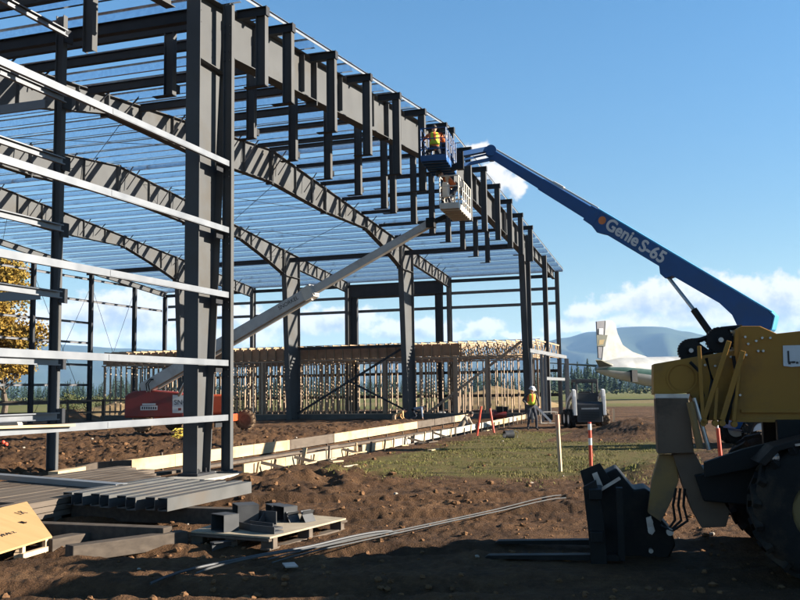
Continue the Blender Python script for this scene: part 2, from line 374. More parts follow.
n2 = gp.nodes.new('ShaderNodeTexNoise'); n2.inputs['Scale'].default_value = 1.3; n2.inputs['Detail'].default_value = 7; n2.inputs['Roughness'].default_value = 0.6
gp.links.new(gi.outputs[0], n2.inputs['Vector'])
tot = mth('ADD', acc, mth('MULTIPLY', mth('SUBTRACT', n2.outputs['Fac'], 0.5, tr=gp), 1.5, tr=gp), tr=gp)
gp.links.new(tot, go_.inputs[0])
def dens(off):
    g = N(t, 'ShaderNodeGroup'); g.node_tree = gp
    ad = N(t, 'ShaderNodeVectorMath', operation='ADD'); L(cx.outputs[0], ad.inputs[0]); ad.inputs[1].default_value = off; L(ad.outputs[0], g.inputs[0]); return g.outputs[0]
d0 = dens((0, 0, 0)); d1 = dens((0.55, 0.55, 0))
cov = N(t, 'ShaderNodeMapRange', interpolation_type='SMOOTHSTEP'); cov.inputs['From Min'].default_value = -0.08; cov.inputs['From Max'].default_value = 0.42; cov.inputs['To Max'].default_value = 0.97; L(d0, cov.inputs['Value'])
shd = N(t, 'ShaderNodeMapRange', interpolation_type='SMOOTHSTEP'); shd.inputs['From Min'].default_value = 0.15; shd.inputs['From Max'].default_value = 1.05; L(d1, shd.inputs['Value'])
cc = N(t, 'ShaderNodeMix', data_type='RGBA'); L(shd.outputs[0], cc.inputs['Factor']); cc.inputs['A'].default_value = (1.0, 0.955, 0.90, 1); cc.inputs['B'].default_value = (0.44, 0.51, 0.62, 1)
bgc = N(t, 'ShaderNodeBackground'); bgc.inputs['Strength'].default_value = 0.24; L(cc.outputs['Result'], bgc.inputs['Color'])
mxs = N(t, 'ShaderNodeMixShader'); L(cov.outputs[0], mxs.inputs[0]); L(bg.outputs[0], mxs.inputs[1]); L(bgc.outputs[0], mxs.inputs[2])
wo = N(t, 'ShaderNodeOutputWorld'); L(mxs.outputs[0], wo.inputs['Surface'])

vs_ = scene.view_settings
scene.display_settings.display_device = 'sRGB'
vs_.view_transform = 'Standard'; vs_.look = 'None'; vs_.exposure = 2.15; vs_.gamma = 1.0; vs_.use_curve_mapping = False

# ================================================================== GROUND
def sm(a, b, x):
    q = max(0.0, min(1.0, (x - a) / (b - a))); return q * q * (3 - 2 * q)
nz3 = noise.noise
def gauss(x, y, cx_, cy_, sx, sy, h, rot=0.0):
    dx, dy = x - cx_, y - cy_
    if rot: c_, s_ = math.cos(rot), math.sin(rot); dx, dy = dx * c_ + dy * s_, -dx * s_ + dy * c_
    q = (dx / sx) ** 2 + (dy / sy) ** 2
    return h * math.exp(-q) if q < 9 else 0.0
def grass_mask(x, y):
    g = 0.0
    if -21 < x < 12 and -11 < y < 0.5:
        n = nz3(V((x * 0.35, y * 0.35, 3.3)))
        e = sm(-20.5, -16.5, x + n * 2.2) * (1 - (sm(0.5, 4.5, x + n * 2) if y > -4.6 else sm(-6.5, -3.5, x + n * 2))) * sm(-10.0, -8.4, y + n * 0.8) * (1 - sm(-2.6, -1.1, y + n * 0.8))
        g = e
    r = math.hypot(x + 35.5, y + 10.2)
    if r > 60:
        a = sm(60, 105, r + 14 * nz3(V((x * 0.02, y * 0.02, 9))))
        g = max(g, a)
    return g
def ground_h(x, y, fine=True):
    r = math.hypot(x + 35.47, y + 10.19)
    far = 1 - sm(45, 110, r)
    p = V((x, y, 0))
    h = 0.0
    if far > 0:
        inside = sm(3.0, 4.2, y) * (1 - sm(20, 26, x))
        footing = sm(-0.9, -0.5, y) * (1 - sm(2.5, 3.0, y)) * sm(-20, -18.9, x) * (1 - sm(13, 15, x))
        gm_ = grass_mask(x, y)
        amp = 0.55 + 0.9 * inside - 0.35 * gm_
        n1 = nz3(p * 0.55 + V((7, 1, 0))); n2_ = nz3(p * 1.9 + V((3, 9, 2))); 
        h = amp * (0.055 * n1 + 0.055 * n2_)
        if fine and r < 48:
            n3 = nz3(p * 5.2 + V((1, 4, 7))); n4 = nz3(p * 12.5)
            n5 = nz3(p * 0.9 + V((11, 5, 1)))
            lump = max(0.0, n3) * (0.6 + 0.9 * max(0, n5)) * 1.5
            h += amp * (0.085 * lump + 0.035 * n4 + 0.03 * abs(n2_))
        h += gauss(x, y, -6, 5.6, 12, 1.9, 0.22) + gauss(x, y, -15, 8.5, 6, 3, 0.16) + gauss(x, y, 6, 4.6, 7, 1.2, 0.2)
        h += gauss(x, y, -19.2, -2.9, 2.6, 1.5, 0.15 + 0.16 * n2_ + .12 * nz3(p * 3.1)) + gauss(x, y, -17.0, -1.9, 1.4, 0.7, 0.10)
        h += gauss(x, y, -0.5, -7.4, 3.2, 1.5, 0.50 + 0.2 * n1, 0.3) + gauss(x, y, 9, -7.5, 6, 1.6, 0.35)
        h += gauss(x, y, -16.0, -9.0, 1.9, 1.0, 0.22 + 0.1 * n2_) + gauss(x, y, -21.5, -8.2, 1.8, 1.2, 0.08)
        # wheel ruts across the foreground
        u = (x + 27.5) * 0.947 + (y + 7.0) * 0.3216; 
        for k, q in ((0, -0.35), (1, 1.55), (2, 4.3), (3, 6.2)):
            al = (x + 27.5) * 0.3216 - (y + 7.0) * 0.947; dd = u - q - 0.3 * nz3(V((al * .22, k // 2 * 7.0, 5))) - (al * .10 if k > 1 else 0)
            if abs(dd) < 0.8: h = h * (1 - .55 * math.exp(-(dd / .3) ** 2)) + (0.016 * math.sin(al * 34 + 9 * abs(dd)) * math.exp(-(dd / .2) ** 4) if fine and r < 22 else 0); h += -0.085 * math.exp(-(dd / 0.24) ** 2) + 0.04 * math.exp(-((abs(dd) - 0.42) / 0.16) ** 2)
        h = h * (1 - footing) + footing * (-0.16 + 0.25 * h)
        h *= far
        # flat where the heavy things stand
        for (fx, fy, fr) in ((-27.4, -9.6, 1.4), (-25.3, -8.9, 1.3)):
            q = math.hypot(x - fx, y - fy); h *= sm(fr * 0.5, fr * 1.3, q) * 0.7 + 0.3
    if r > 110:
        h += 0.6 * (nz3(V((x * 0.004, y * 0.004, 0)))) * sm(110, 400, r) - 0.3 * sm(110, 400, r)
    return h
import array
va = math.atan2(FH.y, FH.x)
angs = []
a = -180.0
while a < 180:
    angs.append(a)
    d = abs(a)
    a += 0.095 if d < 25.5 else (0.6 if d < 45 else 4.0)
    if angs[-1] < -25.5 and a > -25.5: a = -25.5
radii = [1.2, 1.8, 2.6, 3.4, 4.2]
r_ = 4.8
while r_ < 62: radii.append(r_); r_ *= 1.0058
while r_ < 9000: radii.append(r_); r_ *= 1.05
radii.append(9000.0)
gv = [(CAM.x, CAM.y, 0.0)]; gg = [0.0]; nA = len(angs)
for r_ in radii:
    for a in angs:
        x = CAM.x + r_ * math.cos(va - rad(a)); y = CAM.y + r_ * math.sin(va - rad(a))
        fine = abs(a) < 27
        gv.append((x, y, ground_h(x, y, fine) if r_ < 2000 else -0.3)); gg.append(grass_mask(x, y))
gf = [(0, 1 + (i + 1) % nA, 1 + i) for i in range(nA)]
for k in range(len(radii) - 1):
    o0 = 1 + k * nA; o1 = o0 + nA
    for i in range(nA):
        j = (i + 1) % nA; gf.append((o0 + i, o0 + j, o1 + j, o1 + i))
me = bpy.data.meshes.new('ground'); me.from_pydata(gv, [], gf)
at = me.attributes.new('grass', 'FLOAT', 'POINT'); at.data.foreach_set('value', gg)
me.polygons.foreach_set('use_smooth', [True] * len(me.polygons))
gm_, gt, gb = nt('ground_soil')
def gn(scale, detail=6, rough=0.6, stretch=None):
    n = N(gt, 'ShaderNodeTexNoise'); n.inputs['Scale'].default_value = scale; n.inputs['Detail'].default_value = detail; n.inputs['Roughness'].default_value = rough
    tc = N(gt, 'ShaderNodeTexCoord')
    if stretch:
        mp = N(gt, 'ShaderNodeMapping'); mp.inputs['Scale'].default_value = stretch; gt.links.new(tc.outputs['Object'], mp.inputs[0]); gt.links.new(mp.outputs[0], n.inputs['Vector'])
    else: gt.links.new(tc.outputs['Object'], n.inputs['Vector'])
    return n
def ramp(src, stops):
    c = N(gt, 'ShaderNodeValToRGB'); e = c.color_ramp.elements
    e[0].position, e[0].color = stops[0][0], (*stops[0][1], 1); e[1].position, e[1].color = stops[-1][0], (*stops[-1][1], 1)
    for p_, c_ in stops[1:-1]: q = e.new(p_); q.color = (*c_, 1)
    gt.links.new(src, c.inputs['Fac']); return c.outputs['Color']
def gmix(f, a, b):
    m = N(gt, 'ShaderNodeMix', data_type='RGBA'); 
    if isinstance(f, float): m.inputs['Factor'].default_value = f
    else: gt.links.new(f, m.inputs['Factor'])
    for s_, k in ((a, 'A'), (b, 'B')):
        if isinstance(s_, tuple): m.inputs[k].default_value = (*s_, 1)
        else: gt.links.new(s_, m.inputs[k])
    return m.outputs['Result']
big = gn(0.35, 5); mid = gn(2.2, 8, 0.65); fin = gn(14, 6, 0.7)
soil = ramp(mid.outputs['Fac'], [(0.30, (0.052, 0.026, 0.013)), (0.5, (0.112, 0.058, 0.027)), (0.72, (0.21, 0.118, 0.058))])
soil2 = ramp(fin.outputs['Fac'], [(0.32, (0.042, 0.021, 0.010)), (0.6, (0.118, 0.062, 0.030)), (0.78, (0.25, 0.15, 0.078))])
soil = gmix(0.45, soil, soil2)
damp = ramp(big.outputs['Fac'], [(0.42, (0, 0, 0)), (0.55, (1, 1, 1))])
soil = gmix(damp, gmix(0.62, soil, (0.036, 0.020, 0.011)), soil)
gcol = ramp(gn(3.5, 8, 0.7).outputs['Fac'], [(0.34, (0.060, 0.060, 0.015)), (0.48, (0.105, 0.092, 0.028)), (0.60, (0.125, 0.088, 0.036)), (0.74, (0.10, 0.062, 0.032))])
ga = N(gt, 'ShaderNodeAttribute'); ga.attribute_name = 'grass'
gn2 = gn(1.1, 9, 0.72)
fac = N(gt, 'ShaderNodeMath', operation='MULTIPLY_ADD'); gt.links.new(ga.outputs['Fac'], fac.inputs[0]); fac.inputs[1].default_value = 1.15
sub = N(gt, 'ShaderNodeMath', operation='SUBTRACT'); gt.links.new(gn2.outputs['Fac'], sub.inputs[0]); sub.inputs[1].default_value = 0.92
gt.links.new(sub.outputs[0], fac.inputs[2])
mrg = N(gt, 'ShaderNodeMapRange', interpolation_type='SMOOTHSTEP'); mrg.inputs['From Min'].default_value = 0.2; mrg.inputs['From Max'].default_value = 0.8; gt.links.new(fac.outputs[0], mrg.inputs['Value'])
# far fields : broad strips of pasture and stubble
fld = ramp(gn(0.018, 4, 0.5, (1.0, 0.35, 1)).outputs['Fac'], [(0.38, (0.093, 0.105, 0.028)), (0.52, (0.124, 0.118, 0.040)), (0.64, (0.186, 0.136, 0.068))])
geo_ = N(gt, 'ShaderNodeTexCoord')
dist = N(gt, 'ShaderNodeVectorMath', operation='DISTANCE'); gt.links.new(geo_.outputs['Object'], dist.inputs[0]); dist.inputs[1].default_value = CAM
dm = N(gt, 'ShaderNodeMapRange'); dm.inputs['From Min'].default_value = 60; dm.inputs['From Max'].default_value = 85; gt.links.new(dist.outputs['Value'], dm.inputs['Value'])
gcol = gmix(dm.outputs[0], gcol, fld)
fincol = gmix(mrg.outputs[0], soil, gcol)
gt.links.new(fincol, gb.inputs['Base Color']); gb.inputs['Roughness'].default_value = 0.95; gb.inputs['Specular IOR Level'].default_value = 0.12
bpn = N(gt, 'ShaderNodeBump'); bpn.inputs['Strength'].default_value = 1.0; bpn.inputs['Distance'].default_value = 0.06
hm = N(gt, 'ShaderNodeMath', operation='ADD'); gt.links.new(fin.outputs['Fac'], hm.inputs[0]); gt.links.new(gn(42, 4, 0.7).outputs['Fac'], hm.inputs[1])
gt.links.new(hm.outputs[0], bpn.inputs['Height']); gt.links.new(bpn.outputs[0], gb.inputs['Normal'])
me.materials.append(gm_)
gr = bpy.data.objects.new('ground', me); COL.objects.link(gr); tag(gr, kind='structure'); TOP['ground'] = Matrix()

# ------------------------------------------------------------------ hills
prof = [(-900, 356), (-400, 350), (-100, 352), (60, 349), (130, 352), (300, 353), (450, 350), (540, 343), (563, 339), (590, 335), (623, 331), (640, 330.5), (662, 331), (686, 334.5), (705, 338), (760, 341), (830, 338), (950, 345), (1200, 352), (1700, 362)]
def ridge_y(px):
    for (a, b), (c, d) in zip(prof[:-1], prof[1:]):
        if a <= px <= c: q = (px - a) / (c - a); q = q * q * (3 - 2 * q); return b + (d - b) * q
    return 356
RR = 6400.0
hv = []; hf = []; na = 420; nr = 44
for j in range(nr):
    r_ = 4000 + 4300 * j / (nr - 1)
    for i in range(na):
        a = -48 + 96 * i / (na - 1); px = 400 + FPX * math.tan(rad(a))
        hy = 386.6 + 0.01424 * (724 - px)
        top = max(20, (hy - ridge_y(px)) / FPX * RR * math.cos(rad(a)) ** 0)
        x = CAM.x + r_ * math.cos(va - rad(a)); y = CAM.y + r_ * math.sin(va - rad(a))
        s_ = sm(4000, RR, r_) if r_ < RR else 1 - 0.5 * sm(RR, 8300, r_)
        nn = nz3(V((x * 0.0011, y * 0.0011, 0))) * 0.6 + nz3(V((x * 0.003, y * 0.003, 4))) * 0.3 + nz3(V((x * 0.008, y * 0.008, 1))) * 0.13
        spur = abs(nz3(V((a * 0.4 + r_ * .0005, r_ * 0.0006, 2))))
        h = top * (s_ ** 1.15) * (1 + 0.0 * nn) + top * nn * 0.30 * s_ * (1 - sm(5600, RR, r_) * 0.78) - spur * top * 0.3 * s_ * (1 - sm(5200, RR, r_))
        hv.append((x, y, h - 2 if r_ > 4050 else -5))
for j in range(nr - 1):
    for i in range(na - 1): hf.append((j * na + i, j * na + i + 1, (j + 1) * na + i + 1, (j + 1) * na + i))
me = bpy.data.meshes.new('hills'); me.from_pydata(hv, [], hf); me.polygons.foreach_set('use_smooth', [True] * len(me.polygons)); me.materials.append(HILLM)
ho = bpy.data.objects.new('hills', me); COL.objects.link(ho); tag(ho, kind='structure'); TOP['hills'] = Matrix()

# ------------------------------------------------------------------ air
hb = MB(); hb.bx(-9700, 9700, -9700, 9700, -7, 520)
hz = hb.build('haze', BLACK); tag(hz, kind='stuff')
hm_ = bpy.data.materials.new('haze_air'); hm_.use_nodes = True; ht = hm_.node_tree; ht.nodes.clear()
pv = N(ht, 'ShaderNodeVolumePrincipled'); pv.inputs['Color'].default_value = (0.36, 0.62, 1.0, 1); pv.inputs['Density'].default_value = 0.000062; pv.inputs['Anisotropy'].default_value = 0.0
hout = N(ht, 'ShaderNodeOutputMaterial'); ht.links.new(pv.outputs[0], hout.inputs['Volume'])
hz.data.materials.clear(); hz.data.materials.append(hm_)
# ================================================================== STEEL BUILDING FRAME
EAVE, RIDGE, SL = 9.51, 11.95, 0.0877
def roof(x): return RIDGE - SL * abs(x)
BAY = 7.61
steel = thing('hangar_frame', (0, 0, 0), 'bare dark steel frame of a wide gabled hangar with open purlin roof', 'steel frame')
def webplate(poly, Y, tw=0.014):
    b = MB(); b.prism(poly, (0, Y, 0), (1, 0, 0), (0, 0, 1), (0, tw, 0)); return b
def flange(b, pts, Y, w, tf=0.02):
    for (x0, z0), (x1, z1) in zip(pts[:-1], pts[1:]):
        d = V((x1 - x0, 0, z1 - z0)).normalized(); up = V((-d.z, 0, d.x))
        b.bar((x0, Y, z0), (x1, Y, z1), w, tf, up)
def bolts(b, x, Y, z0, z1, n):
    for i in range(n):
        z = z0 + (z1 - z0) * i / (n - 1); b.tube((x, Y - 0.02, z), (x, Y - 0.05, z), 0.018, n=6)
def main_rafter(sg, Y):
    prof = [(0.0, 1.38), (5.7, 1.15), (11.3, 0.58), (14.0, 0.95), (16.98, 1.5)]
    top = [(sg * x, roof(x)) for x, d in prof]; bot = [(sg * x, roof(x) - d) for x, d in prof]
    b = webplate(top + bot[::-1], Y)
    flange(b, top, Y, 0.30); flange(b, bot, Y, 0.30)
    for x in (0.05, 5.7, 11.3, 16.9):          # end plates of the splices
        d = [q[1] for q in prof if abs(q[0] - x) < 0.2][0]
        b.bx(sg * x - 0.02, sg * x + 0.02, Y - 0.16, Y + 0.16, roof(x) - d - 0.1, roof(x) + 0.06)
    for x in (2.4, 4.2, 7.6, 9.5, 12.7, 15.2):
        d = 1.38 - 0.23 * x / 5.7 if x < 5.7 else (1.15 - 0.57 * (x - 5.7) / 5.6 if x < 11.3 else 0.58 + 0.36 * (x - 11.3) / 2.7)
        b.bx(sg * x - 0.006, sg * x + 0.006, Y - 0.12, Y - 0.01, roof(x) - d + 0.02, roof(x) - 0.02)
    return b.build('rafter', STEEL, steel)
def lean_rafter(sg, Y, x1=27.3, d0=0.78, d1=0.72):
    b = MB(); top = [(sg * 19.1, roof(19.1)), (sg * x1, roof(x1))]; bot = [(sg * 19.1, roof(19.1) - d0), (sg * x1, roof(x1) - d1)]
    b.prism(top + bot[::-1], (0, Y, 0), (1, 0, 0), (0, 0, 1), (0, 0.014, 0))
    flange(b, top, Y, 0.22); flange(b, bot, Y, 0.22)
    for x in (20.6, 22.0, 23.4, 24.8, 26.1): b.bx(sg * x - 0.006, sg * x + 0.006, Y - 0.1, Y - 0.01, roof(x) - 0.72, roof(x) - 0.02)
    return b.build('side_rafter', STEEL, steel)
def main_column(sg, Y, xo=19.1, xb=17.74, xt=17.0, w=0.32, ztop=None):
    zt = roof(xo) if ztop is None else ztop
    zk = roof(xt)
    b = MB(); poly = [(sg * xo, 0.05), (sg * xo, zt), (sg * xt, zk), (sg * xb, 0.05)]
    b.prism(poly, (0, Y, 0), (1, 0, 0), (0, 0, 1), (0, 0.016, 0))
    flange(b, [(sg * xo, 0.05), (sg * xo, zt)], Y, w, 0.025); flange(b, [(sg * xb, 0.05), (sg * xt, zk)], Y, w, 0.025)
    flange(b, [(sg * xo, zt), (sg * xt, zk)], Y, w, 0.02)
    xk = xb + (xt - xb) * (8.9 / 10.3)
    b.bx(min(sg * xk, sg * xo) + 0.02, max(sg * xk, sg * xo) - 0.02, Y - w / 2, Y + w / 2, 8.89, 8.91)
    c = b.build('main_column', STEEL, steel)
    p = MB(); xm = (xo + xb) / 2
    p.bx(sg * xm - (xo - xb) / 2 - 0.1, sg * xm + (xo - xb) / 2 + 0.1, Y - w / 2 - 0.06, Y + w / 2 + 0.06, 0.0, 0.05)
    for a in (-1, 1):
        for e in (-1, 1): p.tube((sg * xm + a * (xo - xb) * 0.3, Y + e * (w / 2 - 0.04), 0.05), (sg * xm + a * (xo - xb) * 0.3, Y + e * (w / 2 - 0.04), 0.14), 0.018, n=6)
    p.build('base_plate', DARKSTEEL, c)
    return c
def i_column(name, x, y, z1, d=0.3, w=0.2, web='x', z0=0.0, m=STEEL):
    b = MB(); up = (1, 0, 0) if web == 'x' else (0, 1, 0)
    b.ibeam((x, y, z0 + 0.03), (x, y, z1), d, w, 0.018, 0.012, up)
    b.box((x, y, z0 + 0.015), (max(d, w) + 0.14, max(d, w) + 0.1, 0.03))
    return b.build(name, m, steel)
for k in (1, 2, 3):
    Y = BAY * k
    for sg in (-1, 1):
        main_rafter(sg, Y); lean_rafter(sg, Y); main_column(sg, Y)
        b = MB(); b.ibeam((sg * 27.55, Y, 0.03), (sg * 27.55, Y, roof(27.55)), 0.46, 0.26, 0.02, 0.014, (1, 0, 0)); b.box((sg * 27.55, Y, 0.015), (0.6, 0.36, 0.03))
        b.build('side_column', STEEL, steel)
# gable frame facing the camera, Y = 0.3
YG = 0.30
HL = [-16.6, -15.2, -12.5, -9.8, -7.1, -4.35, -1.6]
HR = [-0.55, 2.1, 4.75, 7.4, 10.05, 12.7, 15.35]
for sg in (-1, 1):
    b = MB(); top = [(0, RIDGE), (sg * 16.82, roof(16.82))]; bot = [(0, RIDGE - 1.28), (sg * 16.82, roof(16.82) - 1.12)]
    b.prism(top + bot[::-1], (0, YG, 0), (1, 0, 0), (0, 0, 1), (0, 0.016, 0))
    flange(b, top, YG, 0.34); flange(b, bot, YG, 0.34)
    for x in (0.03, 6.0, 12.0): b.bx(sg * x - 0.02, sg * x + 0.02, YG - 0.17, YG + 0.17, roof(x) - 1.3, roof(x) + 0.04)
    for x in HL + HR:
        if x * sg > 0: b.bx(x - 0.30, x - 0.29, YG - 0.15, YG - 0.01, roof(x) - 1.1, roof(x) - 0.02)
    b.build('rafter', STEEL, steel)
    lean_rafter(sg, YG, 27.6, 0.62, 0.5)
    main_column(sg, YG + .03, 18.15, 17.64, 16.86, 0.34, roof(18.15))
    i_column('gable_post', sg * 17.2, 0.0, roof(17.2) - 0.02, 0.22, 0.13, 'y')
    if sg > 0: i_column('gable_post', sg * 22.55, 0.02, roof(22.55) - 0.02, 0.28, 0.2, 'y')
    i_column('corner_column', sg * 27.6, 0.1, roof(27.6), 0.34, 0.24, 'x')
    if sg < 0: i_column('pocket_column', sg * 18.22, 3.72, roof(18.25) - 0.05, 0.21, 0.14, 'y')
for sg in (-1, 1):                                 # bolt rows on the door columns and posts
    for zz in (9.9, 9.7, 9.3, 9.1, 6.6, 6.45, 5.1, 4.95, 3.66, 3.5, 2.2, 2.05):
        for yy in (-.05, .05):
            b = MB(); b.tube((sg * 17.265 if sg > 0 else -17.265, yy, zz), (sg * 17.29, yy, zz), .016, n=6); b.build('post_bolt', DARKSTEEL, steel)
# door hangers : two rows held by a header beam each
for x in HL + HR:
    zt = roof(x)
    hd_ = 0.24 if x < -6 else 0.15
    b = MB(); b.ibeam((x, 7.35, zt - .02 - hd_ / 2), (x, YG + .18, zt - .02 - hd_ / 2), hd_, 0.14, 0.014, 0.01)
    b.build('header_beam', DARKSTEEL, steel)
    for y, zb in ((-0.52, 8.66), (1.9, 8.72)):
        if x == -15.2 and y > 0: continue
        b = MB(); b.ibeam((x, y, zb), (x, y, (zt - .2 if y < 0 else zt - .022 - hd_)), 0.24, 0.17, 0.012, 0.01, (0, 1, 0))
        h = b.build('door_hanger', STEEL, steel)
        if y < 0: c = MB(); c.ibeam((x, YG - .18, zt - .09), (x, y - .14, zt - .09), .21, .16, .012, .01); c.bx(x - .09, x + .09, y - .155, y - .141, zt - .2, zt + .02); c.build('hanger_bracket', DARKSTEEL, h)
        c = MB(); c.bx(x - 0.09, x + 0.09, y - 0.13, y + 0.42, zb - 0.02, zb)
        c.build('hanger_foot', DARKSTEEL, h)
        if y > 0: c = MB(); c.bx(x + 0.087, x + 0.28, y - 0.1, y + 0.1, zb + 0.12, zb + 0.30); c.build('hanger_clip', DARKSTEEL, h)
# an odd pair hung outside the opening
for x, y in ((-19.6, 1.9),):
    zt = roof(x)
    b = MB(); b.ibeam((x, y, 8.75), (x, y, zt - .262), 0.24, 0.17, 0.012, 0.01, (0, 1, 0)); b.build('door_hanger', STEEL, steel)
    b = MB(); b.ibeam((x, 7.35, zt - 0.14), (x, YG + .18, zt - 0.14), 0.24, 0.14, 0.014, 0.01); b.build('header_beam', DARKSTEEL, steel)
# purlins
PL = []
x = -15.88
while x > -27.8: PL.append(x); x -= 1.36
x = -14.52
while x < -2.0: PL.append(x); x += 1.36
PL += [-0.27 - 0.81, 0.27]
x = 0.78
while x < 27.75: PL.append(x); x += 1.325
PL.append(27.72)
for x in PL:
    b = MB(); z = roof(x) + 0.13
    for y0, y1 in ((-0.30, 30.6),): b.zee((x, y0, z), (x, y1, z), 0.25, 0.08, 0.005)
    for k in range(0, 5):                      # lap joints over the frames
        b.bar((x + 0.008, BAY * k - 0.5 if k else -0.29, z), (x + 0.008, BAY * k + 0.5, z), 0.006, 0.23)
    b.build('purlin', GALV, steel)
b = MB()
for sg in (-1, 1): b.bar((0, -0.318, RIDGE + 0.13), (sg * 27.85, -0.318, roof(27.85) + 0.13), 0.012, 0.06)
for sg in (-1, 1): b.bar((0, -0.28, RIDGE + 0.223), (sg * 27.85, -0.28, roof(27.85) + 0.223), 0.06, 0.006)
b.build('rake_angle', GIRT, steel)
# flange braces from rafter to purlin
bm_ = MB(); bm_.bar((0, 0, -0.95), (0.02, 0.62, 0.22), 0.035, 0.035)
fb0 = None
for k in (1, 2, 3):
    for i, x in enumerate(PL):
        if abs(x) > 26.5 or (i % 3 == 1): continue
        b = MB(); d = 0.9 if abs(x) < 8 else 0.6
        b.bar((x - 0.22, BAY * k - 0.12, roof(x) - d), (x + 0.10, BAY * k - 0.80, roof(x) + 0.30), 0.042, 0.042)
        b.build('flange_brace', DARKSTEEL, steel)
# roof rods
for (x0, k0, x1, k1) in ((2, 1, 10, 2), (10, 1, 2, 2), (10, 1, 17, 2), (17, 1, 10, 2), (2, 3, 10, 4), (10, 3, 2, 4), (-10, 1, -2, 2), (-2, 1, -10, 2)):
    b = MB(); b.tube((x0, BAY * k0, roof(x0) - 0.25), (x1, BAY * k1, roof(x1) - 0.25), 0.012, n=6); b.build('roof_rod', DARKSTEEL, steel)
# eave beams along the column lines
for X, z, d in ((17.95, 9.95, 0.28), (27.6, 9.25, 0.22), (-17.95, 9.95, 0.28), (-27.6, 9.25, 0.22)):
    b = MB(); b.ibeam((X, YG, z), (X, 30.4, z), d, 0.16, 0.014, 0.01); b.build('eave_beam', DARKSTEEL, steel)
# portal brace in the far side wall
b = MB(); b.ibeam((27.3, 7.95, 8.86), (27.3, 14.95, 8.86), 0.9, 0.3, 0.025, 0.016); b.build('portal_beam', DARKSTEEL, steel)
for y in (7.98, 14.9):
    b = MB(); b.ibeam((27.3, y + (0.30 if y < 10 else -0.30), 0.03), (27.3, y + (0.30 if y < 10 else -0.30), 8.4), 0.5, 0.3, 0.02, 0.014, (0, 1, 0)); b.build('portal_column', DARKSTEEL, steel)
# rear gable wall
YB = 30.44
for sg in (-1, 1):
    b = MB(); b.ibeam((0, YB, RIDGE - 0.18), (sg * 27.8, YB, roof(27.8) - 0.18), 0.36, 0.2, 0.016, 0.012); b.build('rear_rafter', STEEL, steel)
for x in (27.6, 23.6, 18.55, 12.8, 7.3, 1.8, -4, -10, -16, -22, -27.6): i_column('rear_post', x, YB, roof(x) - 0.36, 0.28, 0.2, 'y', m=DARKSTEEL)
for z, x1 in ((9.6, 27.5), (8.1, 27.5), (6.6, 18.6), (5.24, 18.6), (3.75, 18.6), (2.4, 18.6), (1.24, 18.6)):
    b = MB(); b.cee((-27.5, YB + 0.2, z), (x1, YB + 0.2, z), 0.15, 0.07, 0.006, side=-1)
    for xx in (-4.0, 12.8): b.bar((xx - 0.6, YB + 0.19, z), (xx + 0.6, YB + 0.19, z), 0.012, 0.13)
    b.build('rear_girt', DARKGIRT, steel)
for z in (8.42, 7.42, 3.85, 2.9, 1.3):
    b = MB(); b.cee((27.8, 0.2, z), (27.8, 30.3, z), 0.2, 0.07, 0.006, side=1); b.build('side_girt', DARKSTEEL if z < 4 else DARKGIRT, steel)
# cross rods in the rear wall
for x0, z0, x1, z1 in ((18.4, 9.2, 23.4, 0.3), (23.4, 9.2, 18.7, 0.3), (12.9, 0.4, 18.3, 9.0), (18.3, 0.4, 12.9, 9.0)):
    b = MB(); b.tube((x0, YB - 0.1, z0), (x1, YB - 0.1, z1), 0.014, n=6); b.build('wall_rod', DARKSTEEL, steel)
# angle braces between the inner columns
b = MB(); b.bar((18.35, 14.9, 0.4), (18.35, 7.9, 4.3), 0.12, 0.12); b.build('angle_brace', DARKSTEEL, steel)
b = MB(); b.bar((18.45, 11.6, 2.4), (18.45, 8.0, 0.6), 0.1, 0.1); b.build('angle_brace', DARKSTEEL, steel)
b = MB(); b.ibeam((18.75, 7.9, 4.42), (18.75, 15.0, 4.42), 0.18, 0.14, 0.014, 0.01); b.build('tie_beam', DARKSTEEL, steel)
# girts of the front wall left of the door, and of the pocket wall behind it
for z in (6.74, 5.25, 3.82, 2.34, 1.17):
    b = MB(); b.cee((-27.7, -0.065, z), (-17.27, -0.065, z), 0.125, 0.075, 0.005, side=1, lip=0.02)
    b.bar((-21.5, -0.071, z), (-18.3, -0.071, z), 0.006, 0.10)
    b.build('girt', GIRT, steel)
for z in (9.78, 8.26, 6.85, 5.35, 3.88, 2.42, 1.25):
    b = MB(); b.cee((-27.7, 3.46, z), (-18.42, 3.46, z), 0.16, 0.08, 0.006, side=-1, lip=0.02)
    b.bar((-20.4, 3.45, z), (-19.0, 3.45, z), 0.008, 0.11)
    b.build('girt', GIRT, steel)
    c = MB(); c.bx(-18.36, -18.1, 3.5, 3.53, z - 0.16, z + 0.16); c.build('girt_clip', DARKSTEEL, steel)
for z in (8.2, 3.9):
    b = MB(); b.cee((-18.5, 3.9, z), (-18.5, 7.4, z), 0.2, 0.07, 0.006, side=-1); b.build('girt', GIRT, steel)
for z in (6.74, 5.25, 3.82, 2.34, 1.17):
    c = MB(); c.bx(-17.6, -17.28, 0.06, 0.09, z - 0.2, z - 0.02); c.build('girt_clip', DARKSTEEL, steel)
